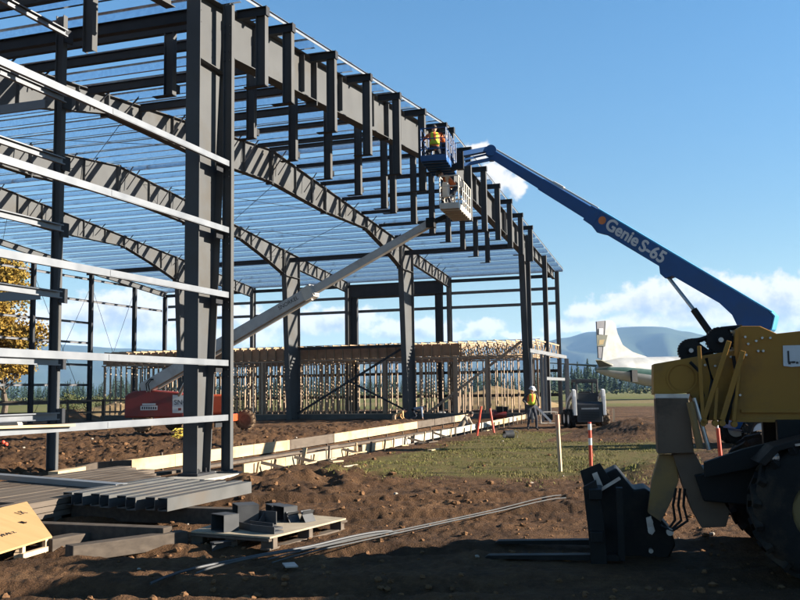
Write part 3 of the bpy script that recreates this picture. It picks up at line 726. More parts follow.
# galvanised framed opening right of the door
go = thing('framed_opening', (15.6, -1.2, 0), 'pale galvanised door frame standing upright beside the far door column', 'door frame')
for (x, w) in ((13.6, .0), (14.6, .14), (21.6, .16), (22.3, .16)):
    b = MB(); b.cee((x, -1.2, 0.0), (x, -1.2, 3.5), 0.22, 0.12, 0.008, (1, 0, 0)); b.build('jamb', DULLGALV, go)
b = MB(); b.cee((10.9, -1.2, 3.6), (22.4, -1.2, 3.6), 0.2, 0.12, 0.008); b.build('header', DULLGALV, go)
b = MB(); b.cee((14.6, -1.2, 2.25), (21.6, -1.2, 2.25), 0.16, 0.1, 0.008); b.build('rail', DULLGALV, go)
b = MB(); b.bar((10.95, -1.2, 0.0), (10.95, -1.2, 3.5), 0.1, 0.06, (1, 0, 0)); b.build('jamb', DULLGALV, go)
# ================================================================== TIMBER FRAMED ROOMS INSIDE
XW, XE = 19.32, 27.05
Y0, Y1 = 0.75, 30.0
tim = thing('timber_framed_rooms', (XW, Y0, 0), 'long raw timber stud building with open roof trusses inside the hangar', 'timber building')
TG = 0.30
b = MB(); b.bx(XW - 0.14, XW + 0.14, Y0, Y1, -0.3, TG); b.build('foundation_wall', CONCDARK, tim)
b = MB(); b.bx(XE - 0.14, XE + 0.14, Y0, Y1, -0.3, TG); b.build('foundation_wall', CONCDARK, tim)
for X in (XW, XE):
    b = MB(); b.bx(X - 0.07, X + 0.07, Y0, Y1, TG + 0.002, TG + 0.042); b.build('bottom_plate', STUDW, tim)
    b = MB(); b.bx(X - 0.07, X + 0.07, Y0, Y1, 3.62, 3.70); b.build('top_plate', STUDW, tim)
sb = MB(); sb.bx(XW - 0.07, XW + 0.07, Y0, Y0 + 0.042, TG + 0.042, 3.62); stud = sb.build('wall_stud', STUDW, tim)
y = Y0 + 0.42; n = 1
while y < Y1 - 0.05 and n < 72:
    if not (3.4 < y < 4.3 or 6.0 < y < 6.35):
        c = copy_at(stud, 0, y - Y0, 0); n += 1
    y += 0.42
for yy in (2.9, 3.05, 4.15, 4.9, 5.05, 6.3, 9.3, 9.42, 17.6, 17.75, 23.2, 23.35, 29.8):
    copy_at(stud, -0.006, yy - Y0, 0); n += 1
for y in (2.95, 4.85, 9.35, 17.7):                 # heavier built-up posts
    b = MB(); b.bx(XW - 0.11, XW + 0.11, y, y + 0.19, TG + 0.045, 3.615); b.build('post', STUDW, tim)
rb = MB(); y = Y0 + 0.3
while y < Y1: rb.bx(XE - 0.07, XE + 0.07, y, y + 0.042, TG + 0.043, 3.62); y += 0.41
tag(rb.build('rear_wall_studs', STUDW, tim), kind='stuff')
rb = MB(); x = XW + 0.6
while x < XE - 0.3: rb.bx(x, x + 0.042, Y0 + 0.01, Y0 + 0.14, TG, 3.62); x += 1.2
tag(rb.build('end_wall_studs', STUDW, tim), kind='stuff')
pb = MB(); pb.bx(XW + .075, XW + .087, 4.6, Y1, 3.76, 4.49); pb.build('rim_sheathing', mat('brown_sheathing', (.30, .175, .10), (.2, .115, .065), rough=.85, scale=3), tim)
# inner partition with a lit header
pb = MB(); y = 12.3
while y < 16.6: pb.bx(21.3, 21.42, y, y + 0.042, TG, 3.55); y += 0.2
pb.bx(21.29, 21.43, 12.2, 16.7, 3.551, 3.75); pb.build('partition_wall', LUMBER, tim)
pb = MB(); y = 16.9
while y < 19.8: pb.bx(22.3, 22.42, y, y + 0.042, TG, 3.55); y += 0.3
pb.bx(22.29, 22.43, 16.8, 19.9, 3.551, 3.65); pb.build('partition_wall', STUDW, tim)
for xq, ya, yb_ in ((22.8, 5.0, 9.0), (23.6, 20.5, 26.5), (21.6, 26.0, 29.5)):
    pb = MB(); y = ya
    while y < yb_: pb.bx(xq, xq + .12, y, y + .042, TG, 3.5); y += .36
    pb.bx(xq - .005, xq + .125, ya - .1, yb_ + .1, 3.501, 3.6); pb.build('partition_wall', STUDW, tim)
# roof trusses
def truss_mb(y):
    t = MB(); x0, x1 = XW - 0.28, XE + 0.9; zb, zt = 3.742, 4.60; w = 0.04
    t.bx(XW - 0.07, XE + 0.07, y, y + w, zb - 0.041, zb + 0.048); t.bx(x0, x1, y, y + w, zt - 0.09, zt)
    nn = 9; xs = [XW + 0.02 + (XE - XW - 0.04) * i / nn for i in range(nn + 1)]
    for i in range(nn):
        a = (xs[i], y + w / 2, zb + 0.05 if i % 2 else zt - 0.09); c = (xs[i + 1], y + w / 2, zt - 0.09 if i % 2 else zb + 0.05)
        t.bar(a, c, w * 0.96, 0.085)
    t.bx(XW - 0.06, XW + 0.03, y + 0.001, y + w - 0.001, zb + 0.05, zt - 0.09)
    t.bx(XE - 0.03, XE + 0.06, y + 0.001, y + w - 0.001, zb + 0.05, zt - 0.09)
    return t
tr = truss_mb(Y0 - 0.7).build('roof_truss', TRUSSW, tim)
y = Y0 - 0.7 + 0.58
while y < Y1 - 0.1: copy_at(tr, 0, y - (Y0 - 0.7), 0); y += 0.58
for (ya, za, yb2, zb2) in ((6.8, 0.3, 0.9, 4.5), (28.6, 0.4, 22.5, 3.6)):
    b = MB(); b.bar((XW - 0.1, ya, za), (XW - 0.1, yb2, zb2), 0.045, 0.15); b.build('diagonal_brace', STUDW, tim)
b = MB()
for y in (2.5, 9.0, 20.0): b.bx(XW - 0.1, XE, y, y + 0.1, 4.602, 4.64)
for x in (20.5, 23.2, 25.8): b.bx(x, x + 0.1, Y0 - 0.7, Y1, 4.645, 4.68)
b.build('truss_bracing', LUMBER, tim)

# ================================================================== FOOTING FORMS
fb = thing('rear_footing_form', (-18.5, 2.6, 0), 'long pale board form at the back edge of the dug footing', 'footing form')
rr = random.Random(5)
def gz(x): return 0.0 + 0.010 * max(0, x + 8)
x = -18.6
while x < 13.0:
    L = rr.uniform(2.3, 4.2); x1 = min(13.2, x + L); sk = rr.uniform(-0.012, 0.012)
    b = MB(); b.bar((x, 2.6 + sk, gz(x) + 0.08), (x1 - 0.012, 2.6 + sk, gz(x1) + 0.08), 0.04, 0.30)
    b.build('board', GREYW if rr.random() < 0.16 else FORMW, fb); x = x1
for i in range(16):
    x = -17.6 + i * 2.0
    b = MB(); b.bar((x, 2.64, -0.2), (x + rr.uniform(-.03, .03), 2.66, gz(x) + rr.uniform(.2, .3)), 0.045, 0.045, (1, 0, 0)); b.build('stake', GREYW, fb)
b = MB(); b.bx(-18.6, 13.0, 1.0, 1.25, 0.0, 0.06); b.build('walkway_plank', GREYW, fb)
ff = thing('front_footing_form', (-17.2, -0.5, 0), 'low pale board form with stakes along the front of the footing', 'footing form')
x = -17.3
while x < 14.0:
    L = rr.uniform(2.0, 3.6); x1 = min(14.2, x + L)
    b = MB(); sk = rr.uniform(-0.012, 0.012); gp = 0.012 if rr.random() < .75 else 0.35
    b.bar((x, -0.45 + sk, gz(x) + 0.08), (x1 - gp, -0.45 + sk, gz(x1) + 0.08), 0.04, 0.22)
    b.build('board', [FORMW, PLYPALE, PALEFORM, FORMW][rr.randrange(4)], ff); x = x1
for i in range(30):
    x = -16.9 + i * 1.02 + rr.uniform(-.2, .2)
    b = MB(); b.bar((x, -0.50, -0.2), (x + rr.uniform(-.05, .05), -0.52 + rr.uniform(-.05, .0), gz(x) + rr.uniform(.1, .32)), 0.045, 0.045, (1, 0, 0)); b.build('stake', GREYW if i % 3 else FORMW, ff)
for x in (-16.6, -14.9, -11.9, -6.4, -3.5):
    b = MB(); b.bar((x, -0.5, gz(x) + 0.17), (x + 0.35, -1.05, 0.0), 0.04, 0.07); b.build('brace', GREYW, ff)
b = MB(); b.bar((-14.1, -0.35, 0.24), (-10.8, 0.15, 0.20), 0.14, 0.04); b.build('loose_plank', GREYW, ff)
b = MB(); b.bar((-14.55, -0.53, -0.1), (-14.4, -0.56, 0.36), 0.1, 0.03, (1, 0, 0)); b.build('stake', FORMW, ff)
cp = MB(); cp.bx(-18.75, -16.9, -0.36, 0.66, -0.4, -0.004); tag(cp.build('concrete_footing', CONC), 'pale concrete footing block under the tall door column', 'footing')
# ================================================================== TELEHANDLER (right foreground)
def wheel(parent, c, axis, r, w_, rim_r, tm, rm, lugs=0, lug_h=0.03, hubm=None, n=28, dish=1):
    """tyre > rim, hub as sub-parts; axis points outwards"""
    axis = V(axis).normalized(); c = V(c)
    b = MB(); h = w_ / 2; e = r * 0.10
    b.lathe([(rim_r, -h * .92), (r - e * 1.5, -h), (r - e * .4, -h * .82), (r, -h * .55), (r, h * .55), (r - e * .4, h * .82), (r - e * 1.5, h), (rim_r, h * .92)], c, axis, n, closed=True)
    if lugs:
        x, y, z, L_ = MB.frame(V((0, 0, 0)), axis)
        for i in range(lugs):
            for sd in (-1, 1):
                a0 = 2 * math.pi * (i + (0.5 if sd > 0 else 0)) / lugs; a1 = a0 + 1.5 * math.pi / lugs
                rr0 = r + lug_h * .5
                d0 = x * math.cos(a0) + y * math.sin(a0); d1 = x * math.cos(a1) + y * math.sin(a1)
                p0 = c + d0 * rr0 + axis * sd * h * .06; p1 = c + d1 * (rr0 - e * .35) + axis * sd * h * .96
                b.bar(p0, p1, r * .11, lug_h + e * .8, (d0 + d1), w1=r * .09)
    ty = b.build('wheel', tm, parent, local=True, smooth=True)
    b = MB(); b.lathe([(rim_r * 1.0, h * .9), (rim_r * .93, h * .9), (rim_r * .86, h * .25), (rim_r * .5, h * .1), (rim_r * .45, h * .35), (0.001, h * .4)], c, axis, 24)
    b.lathe([(rim_r * 1.0, -h * .9), (rim_r * .9, -h * .9), (rim_r * .85, -h * .2), (0.001, -h * .15)], c, axis, 24)
    rmo = b.build('rim', rm, ty, local=True, smooth=True)
    b = MB(); x, y, z, L_ = MB.frame(V((0, 0, 0)), axis)
    b.lathe([(rim_r * .30, h * .35), (rim_r * .28, h * .75), (0.001, h * .8)], c, axis, 14)
    for i in range(8):
        a = 2 * math.pi * i / 8; q = c + (x * math.cos(a) + y * math.sin(a)) * rim_r * .62; b.tube(q + axis * h * .1, q + axis * h * .27, rim_r * .05, n=6)
    b.build('hub', hubm or rm, ty, local=True)
    return ty
TD, TL = 9.4, 3.67
TYAW = rad(12)
tax = -RH * math.cos(TYAW) + FH * math.sin(TYAW); tay = V((-tax.y, tax.x, 0))
tpos = CAM + FH * 8.38 + RH * TL - tay * 1.02; tpos.z = 0
tele = thing('telehandler', tpos, 'dull yellow telehandler with lowered boom parked in shade at the right edge', 'telehandler', math.atan2(tax.y, tax.x))
TINV = TOP[tele.name].inverted()
def TP(px, py, yl):
    o = TINV @ CAM; d = TINV.to_3x3() @ _ray(px, py); q = o + d * ((yl - o.y) / d.y); return (q.x, q.z)
def tprism(pxs, yl, th, b):
    b.prism([TP(x, y, yl) for x, y in pxs], (0, yl - th / 2, 0), (1, 0, 0), (0, 0, 1), (0, th, 0))
for (x, y) in ((0, 1.02), (0, -1.02), (-3.1, 1.02), (-3.1, -1.02)):
    wheel(tele, (x, y, 0.60), (0, 1 if y > 0 else -1, 0), 0.60, 0.42, 0.30, RUBBER, RIMY, 19, 0.016)
# chassis
b = MB(); b.prism([(0.95, 0.60), (1.02, 0.84), (0.5, 0.94), (-0.2, 1.06), (-3.6, 1.06), (-4.0, 0.9), (-3.9, 0.55), (0.3, 0.55)], (0, 0, 0), (1, 0, 0), (0, 0, 1), (0, 0.95, 0))
for y in (-.42, .42): b.bx(-3.6, 0.26, y - .05, y + .05, 1.06, 1.36)
b.tube((0, -0.9, 0.6), (0, 0.9, 0.6), 0.13, n=12); b.tube((-3.1, -0.9, 0.6), (-3.1, 0.9, 0.6), 0.13, n=12)
b.build('chassis', BLKSTEEL, tele, local=True, bevel=0.01)
b = MB()                                           # front fender, steps and hoses over the near wheel
b.prism([(0.56, 1.02), (0.42, 1.16), (-0.25, 1.34), (-0.7, 1.34), (-0.7, 1.30), (-0.25, 1.29), (0.38, 1.12), (0.5, 0.99)], (0, 1.0, 0), (1, 0, 0), (0, 0, 1), (0, 0.46, 0))
b.build('fender', BLKSTEEL, tele, local=True, bevel=0.006)
b = MB(); b.prism([(0.95, 0.98), (0.6, 1.10), (0.05, 1.24), (0.05, 1.16), (0.55, 0.92), (0.95, 0.84)], (0, 0.62, 0), (1, 0, 0), (0, 0, 1), (0, 0.1, 0)); b.build('side_arm', BLKSTEEL, tele, local=True, bevel=0.006)
b = MB(); b.ball((0.42, 1.16, 1.06), 0.055, 10, 7); b.bar((0.25, 1.2, 1.17), (0.02, 1.2, 1.2), 0.06, 0.02); b.build('fender_light', GREASE, tele, local=True)
hs = MB()
for k in range(5):
    x0 = -0.05 - k * 0.07; hs.path([(x0, .66, 1.30), (x0 + .03, .75, 1.38), (x0 - .04, .82, 1.38), (x0 - .1, .86, 1.30), (x0 - .2, .9, 1.28)], 0.013, 6)
hs.build('valve_hoses', GREASE, tele, local=True)
# boom
b = MB(); tprism([(736.5, 329), (741, 326), (760, 326), (777, 333.5), (800, 331), (1130, 322), (1130, 424), (800, 420), (770, 421), (733, 421.5)], 0.34, 0.66, b); b.build('boom_outer_section', YEL, tele, local=True, bevel=0.008)
b = MB(); tprism([(653.5, 364), (694, 357), (737, 350), (737, 419), (700, 421), (690, 393), (653.5, 395)], 0.26, 0.42, b); b.build('boom_inner_section', YEL, tele, local=True, bevel=0.006)
b = MB(); X, Z = TP(682, 378, .265); b.lathe([(0.150, 0.0), (0.150, 0.012), (0.132, 0.012), (0.132, 0.0)], (X, .26, Z), (0, 1, 0), 28, closed=True)
b.lathe([(0.12, 0.0), (0.12, 0.005), (0.001, 0.006)], (X, .26, Z), (0, 1, 0), 28)
b.build('boom_disc', YEL, tele, local=True)
b = MB()                                           # welded edge strips and bolts
for p0, p1 in (((737, 330), (733, 420)), ((741, 411), (1100, 412)), ((736, 420.4), (1100, 421.5))):
    a = TP(*p0, .35); c = TP(*p1, .35); b.bar((a[0], .352, a[1]), (c[0], .352, c[1]), 0.03, 0.035, (0, 1, 0))
b.build('boom_flange', YEL, tele, local=True)
for q in ((758, 351), (763, 351), (746, 355), (731, 357), (722, 357), (715, 366), (748, 344), (756, 341), (762, 338), (770, 338), (745, 337), (729, 394), (740, 395), (733, 405), (705, 365), (714, 392)):
    yl = .35 if q[0] > 738 else .27; X, Z = TP(*q, yl); b = MB(); b.tube((X, yl - .01, Z), (X, yl + .02, Z), 0.012, n=8); b.build('bolt', GREASE, tele, local=True)

for (p0, p1, w_) in (((699, 346), (703, 420), .035), ((729, 341), (704, 418), .045), ((743, 351), (722, 420), .05), ((717, 388), (715, 420), .03), ((741, 352), (734, 421), .03)):
    a = TP(*p0, .46); c = TP(*p1, .46); b = MB(); b.bar((a[0], .46, a[1]), (c[0], .46, c[1]), w_, w_ * .7, (0, 1, 0)); b.tube((c[0], .40, c[1] - .03), (c[0], .5, c[1] - .03), .03, n=10)
    b.build('hose_guard', YEL, tele, local=True, bevel=0.004)
# hose sheaves on top of the boom
for (px, py, r) in ((690, 351, .112), (719.5, 340.5, .125)):
    X, Z = TP(px, py, .1); b = MB()
    b.lathe([(r * .3, -.06), (r, -.06), (r, -.045), (r * .8, -.04), (r * .8, .04), (r, .045), (r, .06), (r * .3, .06)], (X, .1, Z), (0, 1, 0), 26, closed=True)
    for k in range(26):
        a = 2 * math.pi * k / 26; b.box((X + math.cos(a) * r * .98, .1, Z + math.sin(a) * r * .98), (.02, .13, .02))
    b.tube((X, 0.0, Z), (X, 0.22, Z), r * .3, n=12); s_ = b.build('hose_sheave', BLKSTEEL, tele, local=True)
    b = MB(); b.tube((X, .221, Z), (X, .235, Z), r * .2, n=10); b.build('sheave_pin', GREASE, s_, local=True)
b = MB(); q = [TP(*p, .1) for p in ((690, 341), (700, 340), (712, 336), (722, 329), (742, 327))]; b.path([(x, .1, z) for x, z in q], 0.025, 8)
q = [TP(*p, .14) for p in ((698, 356), (708, 352), (716, 351))]; b.path([(x, .14, z) for x, z in q], 0.018, 8); b.build('hose', BLKSTEEL, tele, local=True)
b = MB(); tprism([(698, 342), (717, 356), (697, 360)], .12, .06, b); b.build('sheave_bracket', BLKSTEEL, tele, local=True)
for (p0, p1, zz) in (((742, 372), (1100, 366), .40), ((742, 378), (1100, 372), .40)):
    pass
for k, (pts, r_) in enumerate(((((690, 362), (700, 372), (703, 395), (698, 420)), .016), (((706, 358), (712, 380), (709, 400), (706, 424)), .016), (((733, 356), (737, 380), (730, 405), (726, 424)), .018))):
    b = MB(); q = [TP(*p, .33) for p in pts]; b.path([(x, .33 + .015 * k, z) for x, z in q], r_, 7); b.build('hydraulic_hose', BLKSTEEL, tele, local=True, smooth=True)
# boom head
b = MB(); tprism([(655.5, 398), (688, 398), (690, 412), (694, 453), (658, 454)], .42, .34, b); b.build('boom_head_plate', MUDTAN, tele, local=True, bevel=0.008)
b = MB(); tprism([(655, 394), (690, 394), (688.5, 399), (655.5, 399)], .40, .22, b); b.build('head_edge', GREASE, tele, local=True)
b = MB(); tprism([(659, 455), (675, 455), (679, 480), (672, 500), (661, 522), (648, 513), (652, 480)], .30, .14, b); b.build('head_link', YELD, tele, local=True, bevel=0.006)
b = MB(); tprism([(673, 455), (693, 450), (706, 474), (722, 498), (730, 512), (726, 527), (702, 528), (693, 512), (684, 488)], .36, .30, b); b.build('head_arm', MUDTAN, tele, local=True, bevel=0.006)
b = MB(); a = TP(700, 448, .5); c = TP(690, 402, .5); b.tube((a[0], .5, a[1]), (c[0], .5, c[1]), .035, n=10); cyl = b.build('tilt_cylinder', YELD, tele, local=True)
b = MB(); a = TP(709, 450, .46); c = TP(694, 398, .46); b.tube((a[0], .46, a[1]), (c[0], .46, c[1]), .022, n=10); b.build('cylinder_rod', GREASE, cyl, local=True)
b = MB()
for k in range(3):
    q = [TP(*p, .3) for p in ((676 + k * 4, 488), (673 + k * 5, 505), (675 + k * 6, 520), (668 + k * 2, 530), (660, 525))]; b.path([(x, .3 + k * .03, z) for x, z in q], 0.014, 6)
b.build('hydraulic_hose', BLKSTEEL, tele, local=True, smooth=True)
# fork carriage
b = MB()
tprism([(596, 478), (616, 468), (634, 490), (645, 488), (656, 496), (662, 520), (672, 532), (676, 545), (668, 560), (640, 572), (612, 576), (596, 560), (590, 520)], .05, .55, b)
b.build('carriage_body', BLKSTEEL, tele, local=True, bevel=0.02)
b = MB()
for yl in (-.52, .52): tprism([(583, 487), (596, 480), (604, 520), (608, 572), (592, 574), (588, 530)], yl, .07, b)
for z in (0.22, 0.62):
    X, Z = TP(597, 520, 0); b.bx(X - .06, X + .06, -.62, .62, z, z + .1)
b.build('carriage_frame', BLKSTEEL, tele, local=True, bevel=0.008)
for yl in (.15, -.12):                             # upright bracket plates on top
    b = MB(); tprism([(580, 471), (600, 463), (611, 481), (606, 488), (591, 493), (585, 490)], yl, .03, b); b.build('load_guard', BLKSTEEL, tele, local=True)
b = MB(); tprism([(592, 474), (597, 472), (603, 486), (598, 489)], .19, .03, b)
a = TP(597, 492, .25); c = TP(620, 478, .25); b.bar((a[0], .25, a[1]), (c[0], .25, c[1]), .03, .03); b.build('guard_strip', GREASE, tele, local=True)
for (px, py, r) in ((650, 522, .03), (651, 531, .03), (670, 532, .035), (651, 551, .022), (594, 520, .05)):
    X, Z = TP(px, py, .36); b = MB(); b.tube((X, .30, Z), (X, .37, Z), r, n=12); b.build('pin', GREASE, tele, local=True)
b = MB(); tprism([(646, 518), (651, 516), (655, 531), (652, 535), (648, 531)], .35, .02, b); b.build('link_plate', GREASE, tele, local=True)
for yl in (-.50, .42):
    b = MB(); b.prism([(1.72, 0.03), (1.78, 0.09), (3.02, 0.055), (3.05, 0.035), (3.02, 0.025)], (0, yl, 0), (1, 0, 0), (0, 0, 1), (0, .12, 0)); b.bx(1.70, 1.76, yl - .06, yl + .06, .03, .72)
    b.build('fork', BLKSTEEL, tele, local=True)
# cab, engine box and rear, outside the picture
b = MB(); b.bx(-2.5, -0.95, .12 + .32, 1.0, 1.06, 1.7); b.bx(-2.5, -0.95, .44, 1.0, 2.62, 2.7)
for x in (-2.46, -0.99):
    for y in (.48, .96): b.bx(x - .04, x + .04, y - .04, y + .04, 1.7, 2.62)
b.build('cab', YEL, tele, local=True, bevel=0.01)
b = MB(); b.bx(-2.42, -1.03, .49, .95, 1.71, 2.61); b.build('cab_glass', GLASS, tele, local=True)
b = MB(); b.bx(-3.4, -1.2, -1.0, -.42, 1.06, 1.75); b.build('engine_cover', YEL, tele, local=True, bevel=0.02)
b = MB(); q0 = TP(783, 345.5, .36); q1 = TP(783, 366, .36); X1 = q0[0] - 1.0
b.prism([(q0[0], q0[1]), (q0[0] + .005, q1[1]), (q1[0] - .08, q1[1] - .01), (X1, q1[1] + .04), (X1, q0[1])], (0, .352, 0), (1, 0, 0), (0, 0, 1), (0, .006, 0)); sg_ = b.build('boom_sign', WHITE, tele, local=True)
o = TP(786.5, 363, .36)
text_part('sign_lettering', 'L', .17, BLACK, sg_, (o[0], .357, o[1]), (-1, 0, 0), (0, 0, 1), .002, local=True)
b = MB(); rr = random.Random(3)
for k in range(22): 
    X = q0[0] - .05 - k * .035; b.box((X, .357, q1[1] + .03 + rr.uniform(-.012, .018)), (.022, .004, .02))
b.build('sign_trim', BLACK, sg_, local=True)

# ================================================================== BLUE BOOM LIFT
GD = 27.0
gpos = CAM + FH * GD + RH * 11.0; gpos.z = 0
lift = thing('boom_lift', gpos, 'blue telescopic boom lift reaching up to the gable peak with a blue basket', 'boom lift')
ex = RH; ey = FH
def wl(o, a, e, z): return o + RH * a + FH * e + V((0, 0, z))
def wbox(b, o, a0, a1, e0, e1, z0, z1): b.hexa([wl(o, a, e, z) for z in (z0, z1) for a, e in ((a0, e0), (a1, e0), (a1, e1), (a0, e1))])
b = MB(); wbox(b, gpos, -1.5, 1.5, -.8, .8, .42, .82); wbox(b, gpos, -1.75, -1.2, -.5, .5, .5, .72); b.build('chassis', BLUE, lift, bevel=.02)
LTOP = TOP[lift.name]
for a in (-1.25, 1.25):
    for e in (-1.0, 1.0):
        c = LTOP.inverted() @ wl(gpos, a, e, .45); wheel(lift, c, (FH if e > 0 else -FH), .45, .34, .24, RUBBER, WHITE, 12, .03)
b = MB(); wbox(b, gpos, -.9, 2.3, -1.1, -.35, .95, 1.9); b.build('engine_cover', BLUE, lift, bevel=.06)
b = MB(); wbox(b, gpos, -.9, 2.3, .35, 1.1, .95, 1.9); b.build('tank_cover', BLUE, lift, bevel=.06)
b = MB(); wbox(b, gpos, -.6, 1.6, -.34, .34, .85, 1.3); b.tube(wl(gpos, 0, 0, .6), wl(gpos, 0, 0, .9), .55, n=24)
for e in (-.32, .32): b.prism([(-.55, 1.3), (.6, 1.3), (.0, 3.1), (-.65, 3.1)], gpos + FH * e, RH, (0, 0, 1), FH * .05)
b.build('turntable', BLUE, lift, bevel=.01)
b = MB(); wbox(b, gpos, 2.3, 2.75, -1.05, 1.05, .9, 1.75); b.build('counterweight', BLKSTEEL, lift, bevel=.04)
B0 = AD(768, 321, GD); T0 = AD(489.5, 152.5, 33.0)
dB = (T0 - B0); LB = dB.length; dB.normalize()
nB = RH.cross(FH); upB = (V((0, 0, 1)) - dB * dB.z).normalized(); sdB = dB.cross(upB)
def bp(s, u=0, v=0): return B0 + dB * s + upB * u + sdB * v
# which side of the boom faces the camera
if sdB.dot(CAM - B0) < 0: sdB = -sdB
hh = .265
def s_at(px):
    lo, hi = 0.0, LB
    for _ in range(40):
        m = (lo + hi) / 2; q = bp(m) - CAM; x = 400 + FPX * q.dot(RT) / q.dot(FW)
        if x > px: lo = m
        else: hi = m
    return lo
sa, sb2, sc_ = s_at(596), s_at(545), LB
b = MB(); b.prism([(-.22, -.1), (-.10, .20), (.1, hh), (sa, hh * .94), (sa, -hh * .94), (sa - .4, -hh * .94 - .14), (sa - .75, -hh - .02), (s_at(666), -hh), (s_at(670), -hh - .18), (s_at(676), -hh - .22), (s_at(680), -hh - .04), (1.4, -hh), (.9, -hh - .1), (.3, -.75), (-.1, -.6)], B0, dB, upB, sdB * .42)
main_b = b.build('boom_base_section', BLUE, lift, bevel=.015)
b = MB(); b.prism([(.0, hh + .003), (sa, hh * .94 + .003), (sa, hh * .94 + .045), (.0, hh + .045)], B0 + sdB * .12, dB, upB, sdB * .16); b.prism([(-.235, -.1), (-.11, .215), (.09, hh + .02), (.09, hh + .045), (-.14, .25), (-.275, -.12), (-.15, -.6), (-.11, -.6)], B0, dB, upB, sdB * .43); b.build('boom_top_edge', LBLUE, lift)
b = MB(); b.bar(bp(sa - .3), bp(s_at(543)), .36, .44, upB, h1=.40); b.prism([(s_at(600), .26), (s_at(590), .26), (s_at(590), -.27), (s_at(600), -.29)], B0, dB, upB, sdB * .44); b.build('boom_mid_section', BLUE, lift, bevel=.01)
b = MB(); b.bar(bp(s_at(550)), bp(LB), .27, .36, upB, h1=.30); b.build('boom_fly_section', BLUE, lift, bevel=.01)
b = MB(); b.bar(bp(s_at(594), .27), bp(LB - .2, .20), .05, .06, upB); b.bar(bp(s_at(560), .245), bp(s_at(550), .235), .1, .12, upB); b.build('boom_cable_tray', CREAM, lift)
# lift cylinder
pA = bp(s_at(674), -hh - .14); pB_ = AD(716, 338, GD - .0); pM = pA.lerp(pB_, .56)
b = MB(); b.tube(pA, pM, .055, n=12); cy_ = b.build('lift_cylinder_rod', GREASE, lift, smooth=True)
b = MB(); b.tube(pM, wl(gpos, -1.0, 0, 1.45), .10, n=14); b.build('lift_cylinder', BLKSTEEL, lift, smooth=True)
# lettering on the side that faces the camera
face = sdB * .2115
rt_dir = -dB
o1 = bp(s_at(608.5), 0, 0) + sdB * .213
tl_ = s_at(609); p_t = bp(tl_, -.13) + sdB * .213
text_part('boom_lettering', 'Genie', .52, WHITE, lift, p_t, -dB, upB, .002, bold=.016)
p_t = bp(s_at(643), -.155) + sdB * .213
text_part('boom_lettering', 'S-65', .52, WHITE, lift, p_t, -dB, upB, .002, bold=.016)
b = MB(); c = bp(s_at(604.5), .03) + sdB * .212; b.lathe([(.13, 0), (.13, .006), (.001, .006)], c, sdB, 18); b.build('boom_emblem', mat('emblem_orange', (.55, .16, .03), rough=.5), lift)
# jib : two parallel tubes down to the basket
BX = AD(421, 161, 31.6)                            # near left lower corner of the upper platform
an = rad(12); aL = FH * math.cos(an) + RH * math.sin(an); aS = RH * math.cos(an) - FH * math.sin(an)
J0 = bp(LB - .05, .06); J1 = BX + aL * 1.25 + aS * 1.15 + V((0, 0, .22))
b = MB()
for v, u in ((-.09, .10), (.09, .10)): b.bar(J0 + V((0, 0, u)) + aL * v, J1 + V((0, 0, u + .12)) + aL * v, .09, .16)
b.bar(J0 + V((0, 0, -.26)), J1 + V((0, 0, -.16)), .10, .12); b.tube(J0 + V((0, 0, -.06)), J1 + V((0, 0, .02)), .04, n=8); b.build('jib', BLUE, lift, bevel=.008)
b = MB(); b.tube(J0 - aL * .2, J0 + aL * .2, .20, n=18); b.bar(J0 + V((0, 0, .16)), J0 + V((0, 0, -.34)), .22, .16, aS); b.build('jib_knuckle', BLUE, lift, bevel=.008)
b = MB(); b.bar(J1 + V((0, 0, .32)), J1 + V((0, 0, -.3)), .26, .24, aS); b.bar(J1 - V((0, 0, .12)), BX + aL * 1.25 + aS * .8 - V((0, 0, .04)), .2, .2); b.build('basket_rotator', BLKSTEEL, lift, bevel=.01)
def basket(parent, P, aL, aS, Ln, Wd, floor_m, rail_m, under_m, mesh_rail=True, H=1.1, panel=False):
    up = V((0, 0, 1))
    fl = MB(); fl.hexa([P + aS * a + aL * e + up * z for z in (0, .05) for a, e in ((0, 0), (Wd, 0), (Wd, Ln), (0, Ln))])
    nb = 6
    f = fl.build('basket_floor', under_m, parent)
    tb = MB(); t_ = .02
    for (c0, c1) in (((0, 0), (Wd, 0)), ((Wd, 0), (Wd, Ln)), ((Wd, Ln), (0, Ln)), ((0, Ln), (0, 0))):
        p0 = P + aS * c0[0] + aL * c0[1]; p1 = P + aS * c1[0] + aL * c1[1]; tb.bar(p0 + up * .08, p1 + up * .08, .025, .20)
    for k in range(nb):
        e = Ln * (k + .5) / nb; tb.bar(P + aL * e - up * .03, P + aL * e + aS * Wd - up * .03, .05, .06)
    tb.build('toe_board', floor_m, parent)
    rl = MB(); cs = [(0, 0), (Wd, 0), (Wd, Ln * .33), (Wd, Ln * .66), (Wd, Ln), (0, Ln), (0, Ln * .66), (0, Ln * .33)]
    for (a, e) in cs: rl.tube(P + aS * a + aL * e + up * .05, P + aS * a + aL * e + up * H, .022, n=8)
    for z in (H * .36, H * .68, H):
        for i in range(len(cs)):
            c0, c1 = cs[i], cs[(i + 1) % len(cs)]; rl.tube(P + aS * c0[0] + aL * c0[1] + up * z, P + aS * c1[0] + aL * c1[1] + up * z, .02, n=6, caps=False)
    if mesh_rail:
        for q in (.17, .5, .83): rl.tube(P + aS * Wd + aL * Ln * q + up * .05, P + aS * Wd + aL * Ln * q + up * H, .014, n=6)
    rl.build('guard_rail', rail_m, parent)
basket(lift, BX, aL, aS, 2.2, .85, BLUE, BLUE, BLKSTEEL)
